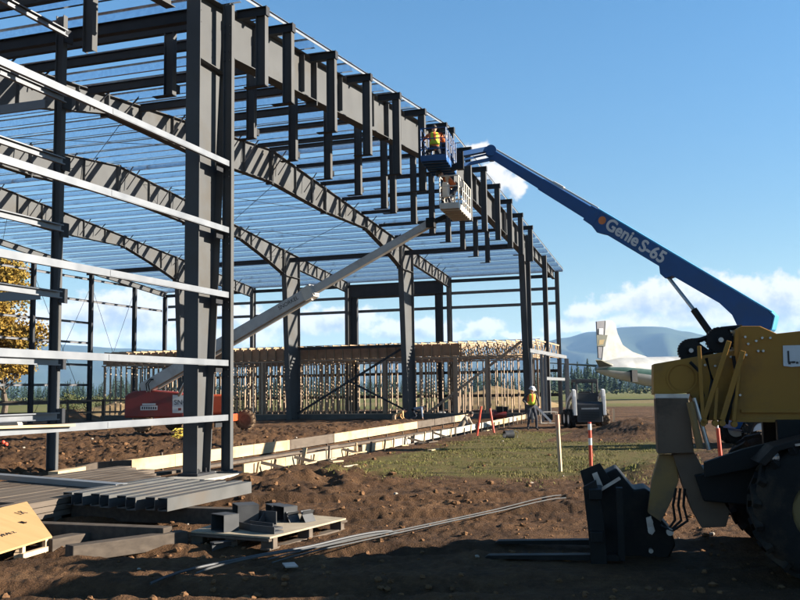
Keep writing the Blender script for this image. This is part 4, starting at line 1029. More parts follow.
b = MB(); p = BX + aL * 1.75 + aS * .62 + V((0, 0, .85)); b.box(p, (.5, .32, .22), math.atan2(aL.y, aL.x)); b.build('control_box', BLKSTEEL, lift, bevel=.02)

# ================================================================== RED AND GREY BOOM LIFT INSIDE THE FRAME
spos = G(196, 432, 0.12); spos.z = .16
s2 = thing('boom_lift', spos, 'grey boom lift with red and orange chassis inside the frame, raising the cream basket', 'boom lift')
S2I = TOP[s2.name].inverted()
for a, e, m_ in ((-2.35, -.75, None), (-.05, -.75, None), (-1.45, .9, None), (1.55, .9, None)):
    c = S2I @ wl(spos, a + .35, e, .40); wheel(s2, c, (-FH if e < 0 else FH), .40, .30, .2, MUDRUB, MUDRUB, 14, .02)
b = MB(); wbox(b, spos, -1.6, 1.6, -.62, .75, .38, .68); b.build('chassis', ORG, s2, bevel=.03)
b = MB(); wbox(b, spos, .4, 1.35, -.7, .3, .7, 1.5); b.build('hood', ORG, s2, bevel=.08)
cR = AD(125, 418, 36.8); 
def s2w(px, py, D): return AD(px, py, D)
b = MB(); D_ = 36.6
poly = [(124, 418), (124, 396), (132, 391), (150, 390), (176, 392), (184, 394), (184, 417)]
P0 = AD(124, 418, D_)
b.prism([((AD(x, y, D_) - P0).dot(RH), (AD(x, y, D_) - P0).z) for x, y in poly], P0 + FH * .45, RH, (0, 0, 1), FH * .9); cw = b.build('counterweight_box', RED, s2, bevel=.05)
b = MB(); P1 = AD(172.5, 413, D_ - .02); b.prism([(0, .0), (.55, .0), (.55, .66), (0, .70)], P1 - FH * .012, RH, (0, 0, 1), FH * .02); wp = b.build('name_panel', WHITE, s2)
text_part('name_lettering', 'SNORKEL', .27, BLACK, s2, P1 + RH * .06 + V((0, 0, .32)) - FH * .026, RH, (0, 0, 1), .002)
b = MB(); b.box(P1 + RH * .28 + V((0, 0, .14)) - FH * .026, (.12, .004, .10), math.atan2(RH.y, RH.x)); b.build('panel_mark', RED, s2)
b = MB(); b.box(AD(149, 408, D_) - FH * .008, (.66, .006, .17), math.atan2(RH.y, RH.x)); b.build('rental_decal', WHITE, s2)
b = MB(); 
for k in range(7): b.box(AD(142.5 + k * 2.2, 408, D_) - FH * .012, (.05, .004, .09), math.atan2(RH.y, RH.x))
b.build('decal_lines', BLKSTEEL, s2)
b = MB(); b.box(AD(149, 404.3, D_) - FH * .01, (.52, .004, .07), math.atan2(RH.y, RH.x)); b.build('decal_heading', WHITE, s2)
A0 = AD(149, 386, 36.9); A1 = AD(431, 223, 32.6); dA = (A1 - A0); LA = dA.length; dA.normalize(); upA = (V((0, 0, 1)) - dA * dA.z).normalized(); sdA = dA.cross(upA)
if sdA.dot(CAM - A0) < 0: sdA = -sdA
b = MB(); b.bar(A0 - dA * .3, A0 + dA * LA * .62, .34, .46, upA, h1=.40); b.build('boom_base_section', BOOMG, s2, bevel=.02)
b = MB(); b.bar(A0 + dA * LA * .58, A1, .24, .29, upA, h1=.25); b.build('boom_fly_section', BOOMG, s2, bevel=.012)
b = MB(); b.bar(A0 + dA * .4 - upA * .27, A0 + dA * LA * .60 - upA * .25, .12, .07, upA); b.bar(A0 + dA * LA * .585, A0 + dA * LA * .615, .4, .48, upA); b.build('boom_collar', CREAM, s2)
pt = A0 + dA * LA * .50 + sdA * .172 - upA * .04
text_part('boom_lettering', 'SNORKEL', .21, BLKSTEEL, s2, pt, dA, upA, .002)
b = MB(); b.tube(AD(176, 402, 36.8), A0 + dA * 2.2 - upA * .2, .07, n=10); b.build('lift_cylinder', GREASE, s2)
b = MB()
for k in (0, 1): b.path([AD(147 + k * 3, 392, 36.5), AD(146 + k * 2, 384, 36.5), AD(150 + k * 2, 379, 36.6), AD(156, 380, 36.7)], .025, 6)
b.build('hose_loop', BLKSTEEL, s2, smooth=True)
BX2 = AD(440, 208.5, 31.9); an2 = rad(14); aL2 = FH * math.cos(an2) + RH * math.sin(an2); aS2 = RH * math.cos(an2) - FH * math.sin(an2)
basket(s2, BX2, aL2, aS2, 2.35, .64, CREAM, CREAM, mat('basket_underside', (.20, .09, .04), (.12, .06, .03), rough=.8, scale=6, c3=(.3, .15, .06)), H=1.1)
b = MB(); b.box(BX2 + aL2 * .5 + aS2 * .12 + V((0, 0, .72)), (.4, .2, .5), math.atan2(aL2.y, aL2.x)); b.build('control_box', CREAM, s2, bevel=.03)
b = MB(); b.bar(A1 - dA * .1, BX2 + aL2 * .9 - V((0, 0, .12)), .16, .18); b.box(A1, (.3, .3, .34)); b.build('basket_rotator', BLKSTEEL, s2, bevel=.02)

# ================================================================== SKID STEER
kp = G(590.5, 428.5, 0); kp.z = 0
sk = thing('skid_steer', kp, 'small black and white skid steer loader facing away on the bare soil', 'skid steer', math.atan2(FH.y, FH.x))
# local: x away from camera, y to the left of the picture
for y in (-.72, .72):
    for x in (.45, 1.5): wheel(sk, (x, y, .38), (0, 1 if y > 0 else -1, 0), .38, .28, .2, MUDRUB if y < 0 else RUBBER, WHITE, 10, .025)
b = MB(); b.prism([(0.0, .25), (0, 1.02), (.12, 1.12), (1.0, 1.15), (2.2, .7), (2.2, .25)], (0, 0, 0), (1, 0, 0), (0, 0, 1), (0, 1.1, 0)); b.build('body', BLACK, sk, local=True, bevel=.03)
b = MB(); b.bx(-.012, -.004, -.38, .36, .80, .87); b.build('name_strip', GREASE, sk, local=True)
b = MB()
for k in range(8): b.bx(-.015, -.004, -.4, .4, .36 + k * .045, .375 + k * .045)
b.build('grille', BLKSTEEL, sk, local=True)
b = MB()
for y in (-.44, .44): b.prism([(.42, 1.1), (.48, 2.0), (.62, 2.06), (1.55, 2.06), (1.62, 1.0), (1.54, 1.0), (1.48, 1.96), (.60, 1.96), (.50, 1.1)], (0, y, 0), (1, 0, 0), (0, 0, 1), (0, .07, 0))
b.bx(.5, 1.6, -.47, .47, 2.03, 2.09); b.bx(.46, .52, -.47, .47, 1.12, 1.5); b.bx(.47, .53, -.47, .47, 1.92, 2.04); b.build('cab_frame', BLACK, sk, local=True, bevel=.02)
b = MB(); b.bx(.9, 1.2, -.25, .25, 1.1, 1.55); b.build('seat', BLKSTEEL, sk, local=True, bevel=.03)
for y in (-.62, .62):
    b = MB(); b.prism([(-.05, .55), (.02, 1.35), (.10, 1.62), (.28, 1.66), (.42, 1.5), (.3, .9), (.25, .55)], (0, y, 0), (1, 0, 0), (0, 0, 1), (0, .13, 0)); b.build('arm_tower', WHITE, sk, local=True, bevel=.015)
    b = MB(); b.prism([(.1, 1.5), (.2, 1.64), (1.6, 1.25), (2.4, .55), (2.5, .3), (2.38, .28), (2.2, .5), (1.5, 1.1)], (0, y, 0), (1, 0, 0), (0, 0, 1), (0, .11, 0)); b.build('lift_arm', WHITE, sk, local=True, bevel=.015)
b = MB(); b.prism([(2.5, .08), (2.5, .62), (2.56, .62), (2.62, .16), (3.2, .1), (3.2, .07)], (0, 0, 0), (1, 0, 0), (0, 0, 1), (0, 1.6, 0)); b.build('bucket', BLKSTEEL, sk, local=True)

# ================================================================== AIRCRAFT
PD = 128.0
ap = CAM + FH * PD + RH * ((600 - 400) / FPX * PD); ap.z = 0
air = thing('aircraft', ap, 'large old propeller airliner parked on grass, white tail fin and dark green stripe showing', 'aircraft', math.atan2(RH.y, RH.x) + rad(24))
# local: x towards the nose (right of the picture), y away from the camera
AINV = TOP[air.name].inverted()
def AP(px, py, yl=0):
    o = AINV @ CAM; d = AINV.to_3x3() @ _ray(px, py); q = o + d * ((yl - o.y) / d.y); return q.x, q.z
sect = []
for (px, ytop, ybot) in ((595.5, 367, 371), (603, 361, 375), (620, 357.5, 380), (645, 357, 386), (675, 356.5, 388.5), (720, 357, 389), (760, 357.5, 388.8), (788, 360, 386), (800, 367, 379)):
    x, zt = AP(px, ytop); _, zb = AP(px, ybot); sect.append((x, (zt + zb) / 2, (zt - zb) / 2))
ss_ = []
for q0, q1 in zip(sect[:-1], sect[1:]):
    for k in range(6): f_ = k / 6; ss_.append(tuple(a_ + (c_ - a_) * f_ for a_, c_ in zip(q0, q1)))
sect = ss_ + [sect[-1]]
b = MB(); n = 64; vs = []
for x, zc, r in sect:
    for i in range(n): a = 2 * math.pi * i / n; vs.append((x, r * .95 * math.cos(a), zc + r * math.sin(a)))
fs = []; mi = []
for k in range(len(sect) - 1):
    for i in range(n): fs.append((k * n + i, k * n + (i + 1) % n, (k + 1) * n + (i + 1) % n, (k + 1) * n + i))
b.add(vs, fs + [tuple(range(n)), tuple(range((len(sect) - 1) * n, len(sect) * n))])
b.m = []
for f in b.f:
    zc = sum(vs[i][2] for i in f) / len(f); xm = sum(vs[i][0] for i in f) / len(f)
    r_loc = min(sect, key=lambda s: abs(s[0] - xm)); q = (zc - r_loc[1]) / max(.1, r_loc[2]); b.m.append(0 if q > .05 else (1 if q > -.32 else 2))
b.build('fuselage', [PLANEW, TEAL, PLANEG], air, local=True, smooth=True)
def aprism(pts, th, m, name, yl=0):
    b = MB(); b.prism([AP(*p, yl) for p in pts], (0, yl, 0), (1, 0, 0), (0, 0, 1), (0, th, 0)); return b.build(name, m, air, local=True)
fin = aprism([(601, 364), (604, 334), (605, 321), (611, 320.5), (614.5, 324), (617, 334), (622, 345), (632, 352), (648, 357.5), (665, 359.5), (665, 363)], .35, PLANEW, 'tail_fin')
rud = aprism([(598, 358), (596.2, 321.5), (604.8, 320.6), (603.8, 350), (602.2, 359)], .25, TAILGREY, 'rudder')
for nm, pts, m_ in (('rudder_panel', [(596.6, 335), (607.5, 335), (605, 346.5), (597.2, 346)], TAILGRN), ('rudder_mark', [(599, 340), (604.5, 339.5), (603, 344.5), (598.6, 345)], TAILYEL), ('rudder_patch', [(599, 328.5), (603.2, 328.5), (603, 334.5), (599, 334.5)], WHITE)):
    b = MB(); b.prism([AP(*p, -.2) for p in pts], (0, -.20 - (.02 if 'mark' in nm else 0), 0), (1, 0, 0), (0, 0, 1), (0, .03, 0)); b.build(nm, m_, rud, local=True)
b = MB(); r0 = AP(597, 366); r1 = AP(613, 366); t0 = AP(593, 359, -5.5); t1 = AP(598.5, 359, -5.5)
b.hexa([(r0[0], -.4, r0[1] - .12), (r1[0], -.4, r1[1] - .12), (t1[0] + .3, -5.6, r0[1] + .55), (t0[0] + .3, -5.6, r0[1] + .55), (r0[0], -.4, r0[1] + .12), (r1[0], -.4, r1[1] + .12), (t1[0] + .3, -5.6, r0[1] + .65), (t0[0] + .3, -5.6, r0[1] + .65)])
b.build('tailplane', OLIVE, air, local=True)
b = MB(); b.hexa([(r0[0], .4, r0[1] - .12), (r1[0], .4, r1[1] - .12), (t1[0] + .3, 5.6, r0[1] + .55), (t0[0] + .3, 5.6, r0[1] + .55), (r0[0], .4, r0[1] + .12), (r1[0], .4, r1[1] + .12), (t1[0] + .3, 5.6, r0[1] + .65), (t0[0] + .3, 5.6, r0[1] + .65)])
b.build('tailplane', OLIVE, air, local=True)
x, z = AP(634, 376, -1.7); b = MB(); b.bx(x - .45, x + .45, -1.9, -1.5, z - .8, z + .8); b.build('rear_door', BLKSTEEL, air, local=True)
wx = AP(722, 372)[0]
for s_ in (-1, 1):
    b = MB(); b.hexa([(wx - 2.2, s_ * 1.2, 3.2), (wx + 2.2, s_ * 1.2, 3.2), (wx + 1.0, s_ * 15, 4.3), (wx - .6, s_ * 15, 4.3), (wx - 2.2, s_ * 1.2, 3.7), (wx + 2.2, s_ * 1.2, 3.7), (wx + 1.0, s_ * 15, 4.45), (wx - .6, s_ * 15, 4.45)]); b.build('wing', PLANEW, air, local=True)
    b = MB(); b.lathe([(.3, -2.2), (.75, -1.2), (.8, 1.8), (.5, 2.6), (.05, 2.9)], (wx + 1.2, s_ * 5, 3.7), (1, 0, 0), 16); b.build('engine', PLANEG, air, local=True, smooth=True)
    b = MB(); b.tube((wx, s_ * 5, .9), (wx, s_ * 5, 3.4), .18, n=8)
    for o_ in (-.3, .3): b.tube((wx, s_ * 5 + o_ - .14, .6), (wx, s_ * 5 + o_ + .14, .6), .6, n=18)
    b.build('landing_gear', BLKSTEEL, air, local=True)
b = MB(); nx = AP(785, 372)[0]; b.tube((nx, 0, .8), (nx, 0, 3.2), .14, n=8); b.tube((nx, -.2, .5), (nx, .2, .5), .5, n=16); b.build('nose_gear', BLKSTEEL, air, local=True)
# ================================================================== STAKES
def marker(px, yb, yt, label, kind, lean=0.0, w_=.05):
    p = G(px, yb); p.z = ground_h(p.x, p.y); D = (p - CAM).dot(FW); H = (yb - yt) / FPX * D
    root = thing('survey_stake', p, label, 'stake'); top = p + V((0, 0, H)) + RH * lean * H
    d = top - p
    if kind == 'wood':
        b = MB(); b.bar(p - d * .1, p + d * .985, w_ * .9, w_ * .6, FH + RH * .9); b.build('lath', STAKEW, root)
        b = MB(); b.bar(p + d * .74, p + d, w_ * 1.0, w_ * .68, FH + RH * .9); b.build('painted_tip', PINKTAPE, root)
    else:
        b = MB(); b.tube(p - d * .1, p + d * (.97 if kind != 'tip' else .82), w_ * .5, n=14); b.build('tube', ORGPLAS, root, smooth=True)
        if kind == 'band':
            b = MB(); b.tube(p + d * .47, p + d * .62, w_ * .53, n=14); b.tube(p + d * .80, p + d * .93, w_ * .53, n=14); b.build('reflective_band', SILVERTAPE, root, smooth=True)
        if kind == 'tip':
            b = MB(); b.tube(p + d * .80, p + d, w_ * .22, n=10); b.build('tip', SILVERTAPE, root)
    return root
marker(560.5, 472, 415.5, 'bare wooden lath with a faded orange tip standing in the grass', 'wood', -.03, .075)
marker(591, 467, 421.5, 'orange tube stake with silver bands left of the telehandler carriage', 'band', .0, .075)
marker(721, 463, 423, 'orange tube stake with a pale tip under the telehandler boom', 'tip', -.05, .085)
marker(477, 436, 406, 'leaning orange stake nearest the crouching worker', 'plain', .17, .075)
marker(494, 433, 408, 'orange stake leaning left beside the red compressor', 'plain', -.14, .08)
p = G(500, 421); p.z = ground_h(p.x, p.y)
cmp_ = thing('air_compressor', p, 'small red and black air compressor by the footing form', 'compressor')
b = MB(); b.tube(p + RH * -.35 + V((0, 0, .32)), p + RH * .35 + V((0, 0, .32)), .2, n=14); b.build('tank', RED, cmp_, smooth=True)
b = MB(); b.box(p + V((0, 0, .62)), (.5, .35, .3), .3); b.box(p + RH * .3 + V((0, 0, .6)), (.25, .3, .3), .3); b.build('motor', BLKSTEEL, cmp_, bevel=.03)
for s_ in (-.3, .3):
    b = MB(); b.tube(p + RH * s_ - FH * .15 + V((0, 0, .1)), p + RH * s_ + FH * .15 + V((0, 0, .1)), .1, n=12); b.build('foot', RUBBER, cmp_)
p = G(508.5, 438.5); p.z = ground_h(p.x, p.y); bk = thing('bucket', p, 'dark tipped bucket lying on the grass below the orange stakes', 'bucket')
b = MB(); b.lathe([(.13, -.16), (.16, .16), (.15, .16), (.12, -.14)], p + V((0, 0, .13)), RH + FH * .4, 16, closed=True); b.build('pail', CHARC, bk, smooth=True)
b = MB(); b.path([p + RH * .2 + V((0, 0, .27)), p + RH * .34 + V((0, 0, .2)), p + RH * .3 + V((0, 0, .02))], .008, 5); b.build('handle', GREASE, bk)
p = G(442, 418); p.z = ground_h(p.x, p.y) ; q = MB(); q.box(p + V((0, 0, .17)), (.45, .4, .34), .4); tag(q.build('cooler_box', WHITE, bevel=.03), 'small white box standing on the berm by the studs', 'box')
for k, (px, py, lab) in enumerate(((642, 428, 'short wooden grade stake right of the skid steer, left of a pair'), (647, 428, 'short wooden grade stake right of the skid steer, right of a pair'))):
    px -= 33; py -= 0; p = G(px, py); p.z = ground_h(p.x, p.y); q = MB(); q.bar(p - V((0, 0, .15)), p + V((.02, 0, .7)), .09, .04, FH); tag(q.build('grade_stake', STAKEW), lab, 'stake')
# cut off saw and white pipes beside the standing worker
p = G(548, 424); p.z = ground_h(p.x, p.y)
q = MB(); q.bar(p + V((0, 0, .1)) + RH * .15, p + V((0, 0, .92)) - RH * .62, .13, .1); tag(q.build('white_board', WHITE), 'white board leaning from the standing worker to the ground', 'board')
sw = thing('generator', p + RH * .15 + FH * .8, 'small portable generator with tubular frame on the soil beside the standing worker', 'generator')
c = p + RH * .15 + FH * .8
b = MB(); b.box(c + V((0, 0, .3)), (.5, .4, .3), .3); b.build('engine', BLKSTEEL, sw, bevel=.04)
b = MB()
for s_ in (-.25, .25): b.path([c + RH * -.4 + FH * s_, c + RH * -.4 + FH * s_ + V((0, 0, .55)), c + RH * .4 + FH * s_ + V((0, 0, .55)), c + RH * .4 + FH * s_, c + RH * -.4 + FH * s_], .02, 6)
b.build('tube_frame', CREAM, sw)

# ================================================================== LUMBER, BEAMS AND PALLETS IN THE LEFT FOREGROUND
rr = random.Random(9)
YB0 = G(172, 512, .25)
stk = thing('cribbing', G(120, 535), 'low stack of dark weathered timbers carrying the short steel beams', 'timber cribbing')
fr = G(169, 512, .26); 
for i, (x0, x1, z0) in enumerate(((-27.3, -24.2, .0),)):
    pass
for xx, dy in ((-26.15, 0), (-24.45, 0)):
    b = MB(); b.bx(xx - .09, xx + .09, -4.25, -1.7, 0.0, .212); b.build('timber', DIRTSHADEW, stk, bevel=.01)
b = MB(); b.bar((-27.2, -3.75, .07), (-25.98, -4.35, .07), .18, .17); b.build('timber', DIRTSHADEW, stk, bevel=.01)
b = MB(); b.bar((-26.75, -3.1, .06), (-25.9, -3.25, .06), .2, .14); b.build('timber', DIRTSHADEW, stk, bevel=.01)
eb0, eb1 = G(167, 511.5, .22), G(70, 505, .22)
beams = [(eb0.x + (eb1.x - eb0.x) * k / 7 + (0, .05, -.06, .04, -.03, .06, -.02, .03)[k], eb0.y + (eb1.y - eb0.y) * k / 7) for k in range(8)]
lab_ = ['nearest short grey channel with its full face lit', 'second short channel in the steel stack', 'third short channel, its end set well forward', 'fourth short channel, slightly set back', 'fifth short channel with bright top edge', 'sixth short channel from the near side', 'seventh short channel, end nearest the lumber pile', 'rearmost short channel of the steel stack']
for i, (x0, y) in enumerate(beams):
    b = MB(); L_ = 1.85 + rr.uniform(-.05, .2); z = .30 + rr.uniform(-.004, .01)
    b.cee((x0, y, z), (x0 + L_ + .3, y + rr.uniform(-.02, .02), z), .165, .14, .010, side=1, lip=.025)
    tag(b.build('steel_channel', CHANM), lab_[i] , 'steel beam', 'short steel channels on the cribbing')
# flat lumber pile behind the channels
lp = [(-25.6, -1.55, 3.2), (-25.3, -1.25, 3.6), (-25.9, -.95, 4.6), (-25.5, -.65, 4.4), (-25.7, -.35, 4.8), (-25.3, -.05, 5.0), (-25.6, .25, 5.2), (-25.2, .55, 5.4), (-25.0, .85, 5.2)]
pile = thing('lumber_pile', (-23.5, -.4, 0), 'flat pile of weathered planks spread between the column and the steel channels', 'lumber pile')
for i, (x0, y, L_) in enumerate(lp):
    for z in (.12, .2, .28):
        b = MB(); o_ = rr.uniform(-.25, .25); b.bar((x0 + o_, y + rr.uniform(-.03, .03), z), (x0 + L_ + o_, y + rr.uniform(-.03, .03), z), .27, .07); b.build('plank', GREYW, pile)
for xx in (-24.8, -22.6):
    b = MB(); b.bx(xx - .07, xx + .07, -1.7, 1.0, .0, .083); b.build('bearer', GREYW, pile)
a0, a1 = G(-40, 474, .36), G(116, 487, .36)
q = MB(); q.cee(a0, a1, .08, .2, .006, side=1, up=(0, 0, 1)); tag(q.build('loose_girt', GIRT), 'long white galvanised girt lying across the flat lumber pile', 'girt')
a0, a1 = G(-30, 481, .34), G(12, 478, .34)
q = MB(); q.bar(a0 + V((0, .5, 0)), a1 + V((0, .5, 0)), .2, .1); tag(q.build('short_timber', FORMW), 'pale short timber lying behind the white girt at the left edge', 'timber')
q = MB(); p0 = G(53, 478, .12); q.bar(p0, p0 + V((1.3, .3, 0)), .2, .24); tag(q.build('short_timber', FORMW), 'pale square timber at the foot of the pocket wall column', 'timber')
q = MB(); p0 = G(76, 472, .14); q.bar(p0, p0 + V((.1, -.55, 0)) + V((1.0, 0, 0)), .06, .34); tag(q.build('end_board', GREYW), 'dark board closing the left end of the rear form', 'board')
q = MB(); p0 = PX(0, 428, -20).lerp(PX(0, 428, -20), 0); p0 = PY(-8, 429, -.12); p1 = PY(73, 426.3, -.12); q.bar(p0 + V((0, 0, .02)), p1 + V((0, 0, .02)), .09, .04); tag(q.build('offcut_board', LUMBER), 'pine board left lying on the lowest front girt', 'board')
# plywood on small legs at the left edge
pw = thing('plywood_ramp', G(20, 550), 'tilted plywood sheet on short wooden legs with scribbled marks', 'plywood sheet')
c1_, c2_, c3_ = G(27, 501.5, .40), G(52, 536, .15), G(-16, 557, .13)
c = [c1_ + (c3_ - c2_), c1_, c2_, c3_]
b = MB(); b.hexa([q - V((0, 0, .02)) for q in c] + c); b.build('sheet', PLY, pw)
for (u, v) in ((.9, .02), (.55, .04)):
    b = MB()
    p = c[3].lerp(c[2], u) * 1.0; 
    p = p.lerp(c[0].lerp(c[1], u), v); b.bar(V((p.x, p.y, -.05)), V((p.x, p.y, p.z - .022)), .045, .045, (1, 0, 0)); b.build('leg', STAKEW, pw)
p0 = c[3].lerp(c[2], .52); p1 = c[3].lerp(c[2], .93); b = MB(); b.bar(V((p0.x, p0.y, .03)), V((p1.x, p1.y, .03)), .05, .05); b.bar(V((p0.x, p0.y + .06, .03)), V((p0.x + .6, p0.y + .5, .03)), .05, .05); b.build('base_rail', STAKEW, pw)
uxp = (c[2] - c[3]).normalized(); uyp = (c[0] - c[3]); uyp = (uyp - uxp * uyp.dot(uxp)).normalized(); nrm = uxp.cross(uyp)
def scrib(pts, o, s):
    b = MB(); b.path([o + uxp * x * s + uyp * y * s + nrm * .004 for x, y in pts], .0035, 5); b.build('pen_mark', DARKSTEEL, pw)
o = c[3].lerp(c[2], .30).lerp(c[0].lerp(c[1], .30), .30)
sq = [((0, 0), (.5, .6), (1, .2), (.7, -.1), (1.2, .5)), ((1.4, 0), (1.4, .7), (1.9, .5), (1.5, .3), (2, 0)), ((2.2, .1), (2.5, .7), (2.8, .0)), ((3.0, .6), (3.0, 0), (3.4, .1)), ((3.6, .5), (4.1, .5), (3.7, 0), (4.2, 0))]
for q in sq: scrib(q, o, .075)
o2 = c[3].lerp(c[2], .70).lerp(c[0].lerp(c[1], .70), .78)
for q in (((0, 0), (0, -1), (.5, -.9)), ((.7, 0), (.7, -1)), ((1.0, 0), (1.4, 0), (1.0, -.5), (1.5, -1))): scrib(q, o2, .09)
o3 = c[3].lerp(c[2], .72).lerp(c[0].lerp(c[1], .72), .45)
for q in (((0, 1), (.2, 0), (.4, 1), (.6, 0), (.8, 1)), ((1, 1), (1, 0), (1.5, .4))): scrib(q, o3, .07)

# pallet with steel clips
PCOR = [G(191, 531, .15), G(270, 537, .15), G(346, 518, .15), G(258, 510, .15)]
pal = thing('pallet', G(262, 530), 'wooden pallet topped with a pale plywood sheet holding dark steel clips', 'pallet')
b = MB(); b.hexa([q - V((0, 0, .02)) for q in PCOR] + PCOR); b.build('sheet', PLYPALE, pal)
def pq(u, v, z=0.0):
    q = PCOR[0].lerp(PCOR[1], u).lerp(PCOR[3].lerp(PCOR[2], u), v); return V((q.x, q.y, q.z + z))
for u in (.06, .5, .94):
    b = MB(); 
    for v in (.05, .5, .95): 
        p = pq(u, v); b.box((p.x, p.y, .075), (.12, .14, .108), math.atan2((PCOR[3] - PCOR[0]).y, (PCOR[3] - PCOR[0]).x))
    p0, p1 = pq(u, .0), pq(u, 1.0); b.bar((p0.x, p0.y, .015), (p1.x, p1.y, .015), .12, .02); b.build('bearer', GREYW, pal)
for v in (.02, .98):
    p0, p1 = pq(0, v), pq(1, v); b = MB(); b.bar((p0.x, p0.y, .112), (p1.x, p1.y, .112), .10, .024); b.build('deck_board', GREYW, pal)
def clip(u, v, kind, a, label, s=1.0):
    p = pq(u, v, .002); q = MB(); X = V((math.cos(a), math.sin(a), 0)); Y = V((-X.y, X.x, 0)); Z = V((0, 0, 1))
    if kind == 'box':      # open sided box bracket, open towards the near side
        X, Y, a = -X, -Y, a + math.pi
        w_, d_, h_ = .26 * s, .20 * s, .17 * s
        q.box(p + Z * .004, (w_, d_, .008), a); q.box(p + X * (w_ / 2 - .004) + Z * (h_ / 2 + .008), (.008, d_, h_), a); q.box(p - X * (w_ / 2 - .004) + Z * (h_ / 2 + .008), (.008, d_, h_), a); q.box(p + Y * (d_ / 2 - .004) + Z * (h_ / 2 + .008), (w_ - .016, .008, h_), a); q.box(p + Z * (h_ + .013), (w_, d_, .008), a)
    elif kind == 'tent':   # folded plate standing like a tent
        for sg in (-1, 1): q.prism([(-.09 * s, 0), (.09 * s, 0), (.09 * s, .155 * s), (-.09 * s, .155 * s)], p + X * sg * .052 * s, Y, (Z - X * sg * .6).normalized(), X * .009)
    elif kind == 'flat':
        q.box(p + Z * (.012), (.34 * s, .13 * s, .024), a); q.box(p + Y * (.06 * s) + Z * .05, (.34 * s, .01, .055), a)
    elif kind == 'angle':
        q.box(p + Z * .005, (.30 * s, .14 * s, .01), a); q.box(p - Y * .065 * s + Z * .07 * s, (.30 * s, .01, .12 * s), a); q.prism([(0, .01), (.12 * s, .01), (0, .12 * s)], p - Y * .06 * s, Y, Z, X * .01)
    tag(q.build('steel_clip', CHARC), label, 'steel clip', 'steel clips on the pallet')
clip(.34, .10, 'box', 1.1, 'box shaped clip at the near left corner of the pallet', 1.0)
clip(.30, .42, 'box', .7, 'tallest box clip behind the near left one', 1.25)
clip(.50, .40, 'angle', 1.3, 'angle clip leaning against the tallest box clip', 1.2)
clip(.58, .66, 'box', 1.0, 'box clip with open side near the far edge', .95)
clip(.42, .72, 'box', .8, 'box clip at the rear left of the pallet', .9)
clip(.80, .70, 'tent', 1.25, 'tent shaped folded plate alone near the right corner', 1.0)
clip(.68, .64, 'tent', 1.1, 'tent shaped folded plate beside the open box clip', .9)
clip(.66, .30, 'flat', 1.2, 'flat clip lying at the middle of the pallet', 1.15)
clip(.80, .16, 'flat', 1.25, 'flat clip lying nearest the front edge of the pallet', 1.1)
clip(.55, .20, 'flat', 1.0, 'flat clip lying beside the near left box clip', .9)
clip(.12, .22, 'angle', .4, 'angle clip at the left edge of the pallet', 1.0)
q = MB(); p0, p1 = G(212, 548, .02), G(252, 543, .02); q.ibeam(p0, p1, .12, .1, .01, .01); tag(q.build('beam_offcut', CHARC), 'short dark beam offcut on the soil in front of the pallet', 'steel offcut')
# long rods on the soil
def rod(a, c, z, r, label, sag=0.0, m=STEEL, ang=True):
    p0, p1 = G(*a), G(*c); q = MB(); n = 22; pts = []
    for i in range(n + 1):
        p = p0.lerp(p1, i / n); p = V((p.x, p.y, 0)) + FH * math.sin(i / n * math.pi) * sag; pts.append(V((p.x, p.y, .03 + .35 * ground_h(p.x, p.y) + z)))
    for i in range(9):
        pts = [pts[0]] + [(pts[k - 1] + pts[k] * 2 + pts[k + 1]) / 4 + V((0, 0, .004)) for k in range(1, n)] + [pts[-1]]
    q.path(pts, r, 8); tag(q.build('steel_rod', m, smooth=True), label, 'steel rod', 'long steel rods on the soil')
rod((268, 567), (561, 501), .03, .0075, 'long thin steel rod ending farthest to the right on the soil', -.15)
rod((272, 569), (566, 503), .025, .0075, 'long thin steel rod lying just in front of the farthest reaching one', -.05)
rod((150, 588), (392, 536), .02, .014, 'thick dark rod reaching into the near left shade', 0, CHARC)
rod((196, 580), (402, 538), .02, .010, 'middle rod overlapping the thick dark one', .1)
q = MB(); p = G(290, 565, .05); q.box(p, (.22, .12, .012), .6); tag(q.build('steel_plate', GREASE), 'small bright steel plate lying beside the rods', 'steel plate')
# fence, block and debris behind the frame at the left
pf = CAM + FH * 62; fence = thing('rail_fence', CAM + FH * 60 - RH * 24 - V((0, 0, CAM.z)), 'low grey post and rail fence beyond the rear wall at left', 'fence')
for i in range(9):
    q = CAM + FH * (60 + i * .6) + RH * (-28 + i * 2.1); b = MB(); b.bar((q.x, q.y, -.2), (q.x, q.y, 1.45), .12, .12, (1, 0, 0)); b.build('post', GREYW, fence)
for z in (.6, 1.35):
    b = MB(); q0 = CAM + FH * 59.9 + RH * -28; q1 = CAM + FH * (60 + 4.7) + RH * (-28 + 16.8); b.bar((q0.x, q0.y, z), (q1.x, q1.y, z), .1, .12); b.build('rail', GREYW, fence)
q0 = CAM + FH * 50 + RH * -21.5; q = MB(); q.prism([(-1.5, 0), (1.5, 0), (1.5, .25), (1.25, .75), (-1.25, .75), (-1.5, .25)], (q0.x, q0.y, 0), RH, (0, 0, 1), FH * .6); tag(q.build('concrete_barrier', CONC, bevel=.03), 'pale concrete barrier block at far left behind the girts', 'barrier')
# orange marker balls on the soil far left
for i, (px, py) in enumerate(((3, 446), (6, 447))):
    p = G(px, py); q = MB(); q.ball((p.x, p.y, ground_h(p.x, p.y) + .07), .07, 10, 7); tag(q.build('marker_cap', ORGPLAS, smooth=True), ('orange marker cap at the far left edge of the soil', 'second orange marker cap, just right of the other')[i], 'marker')
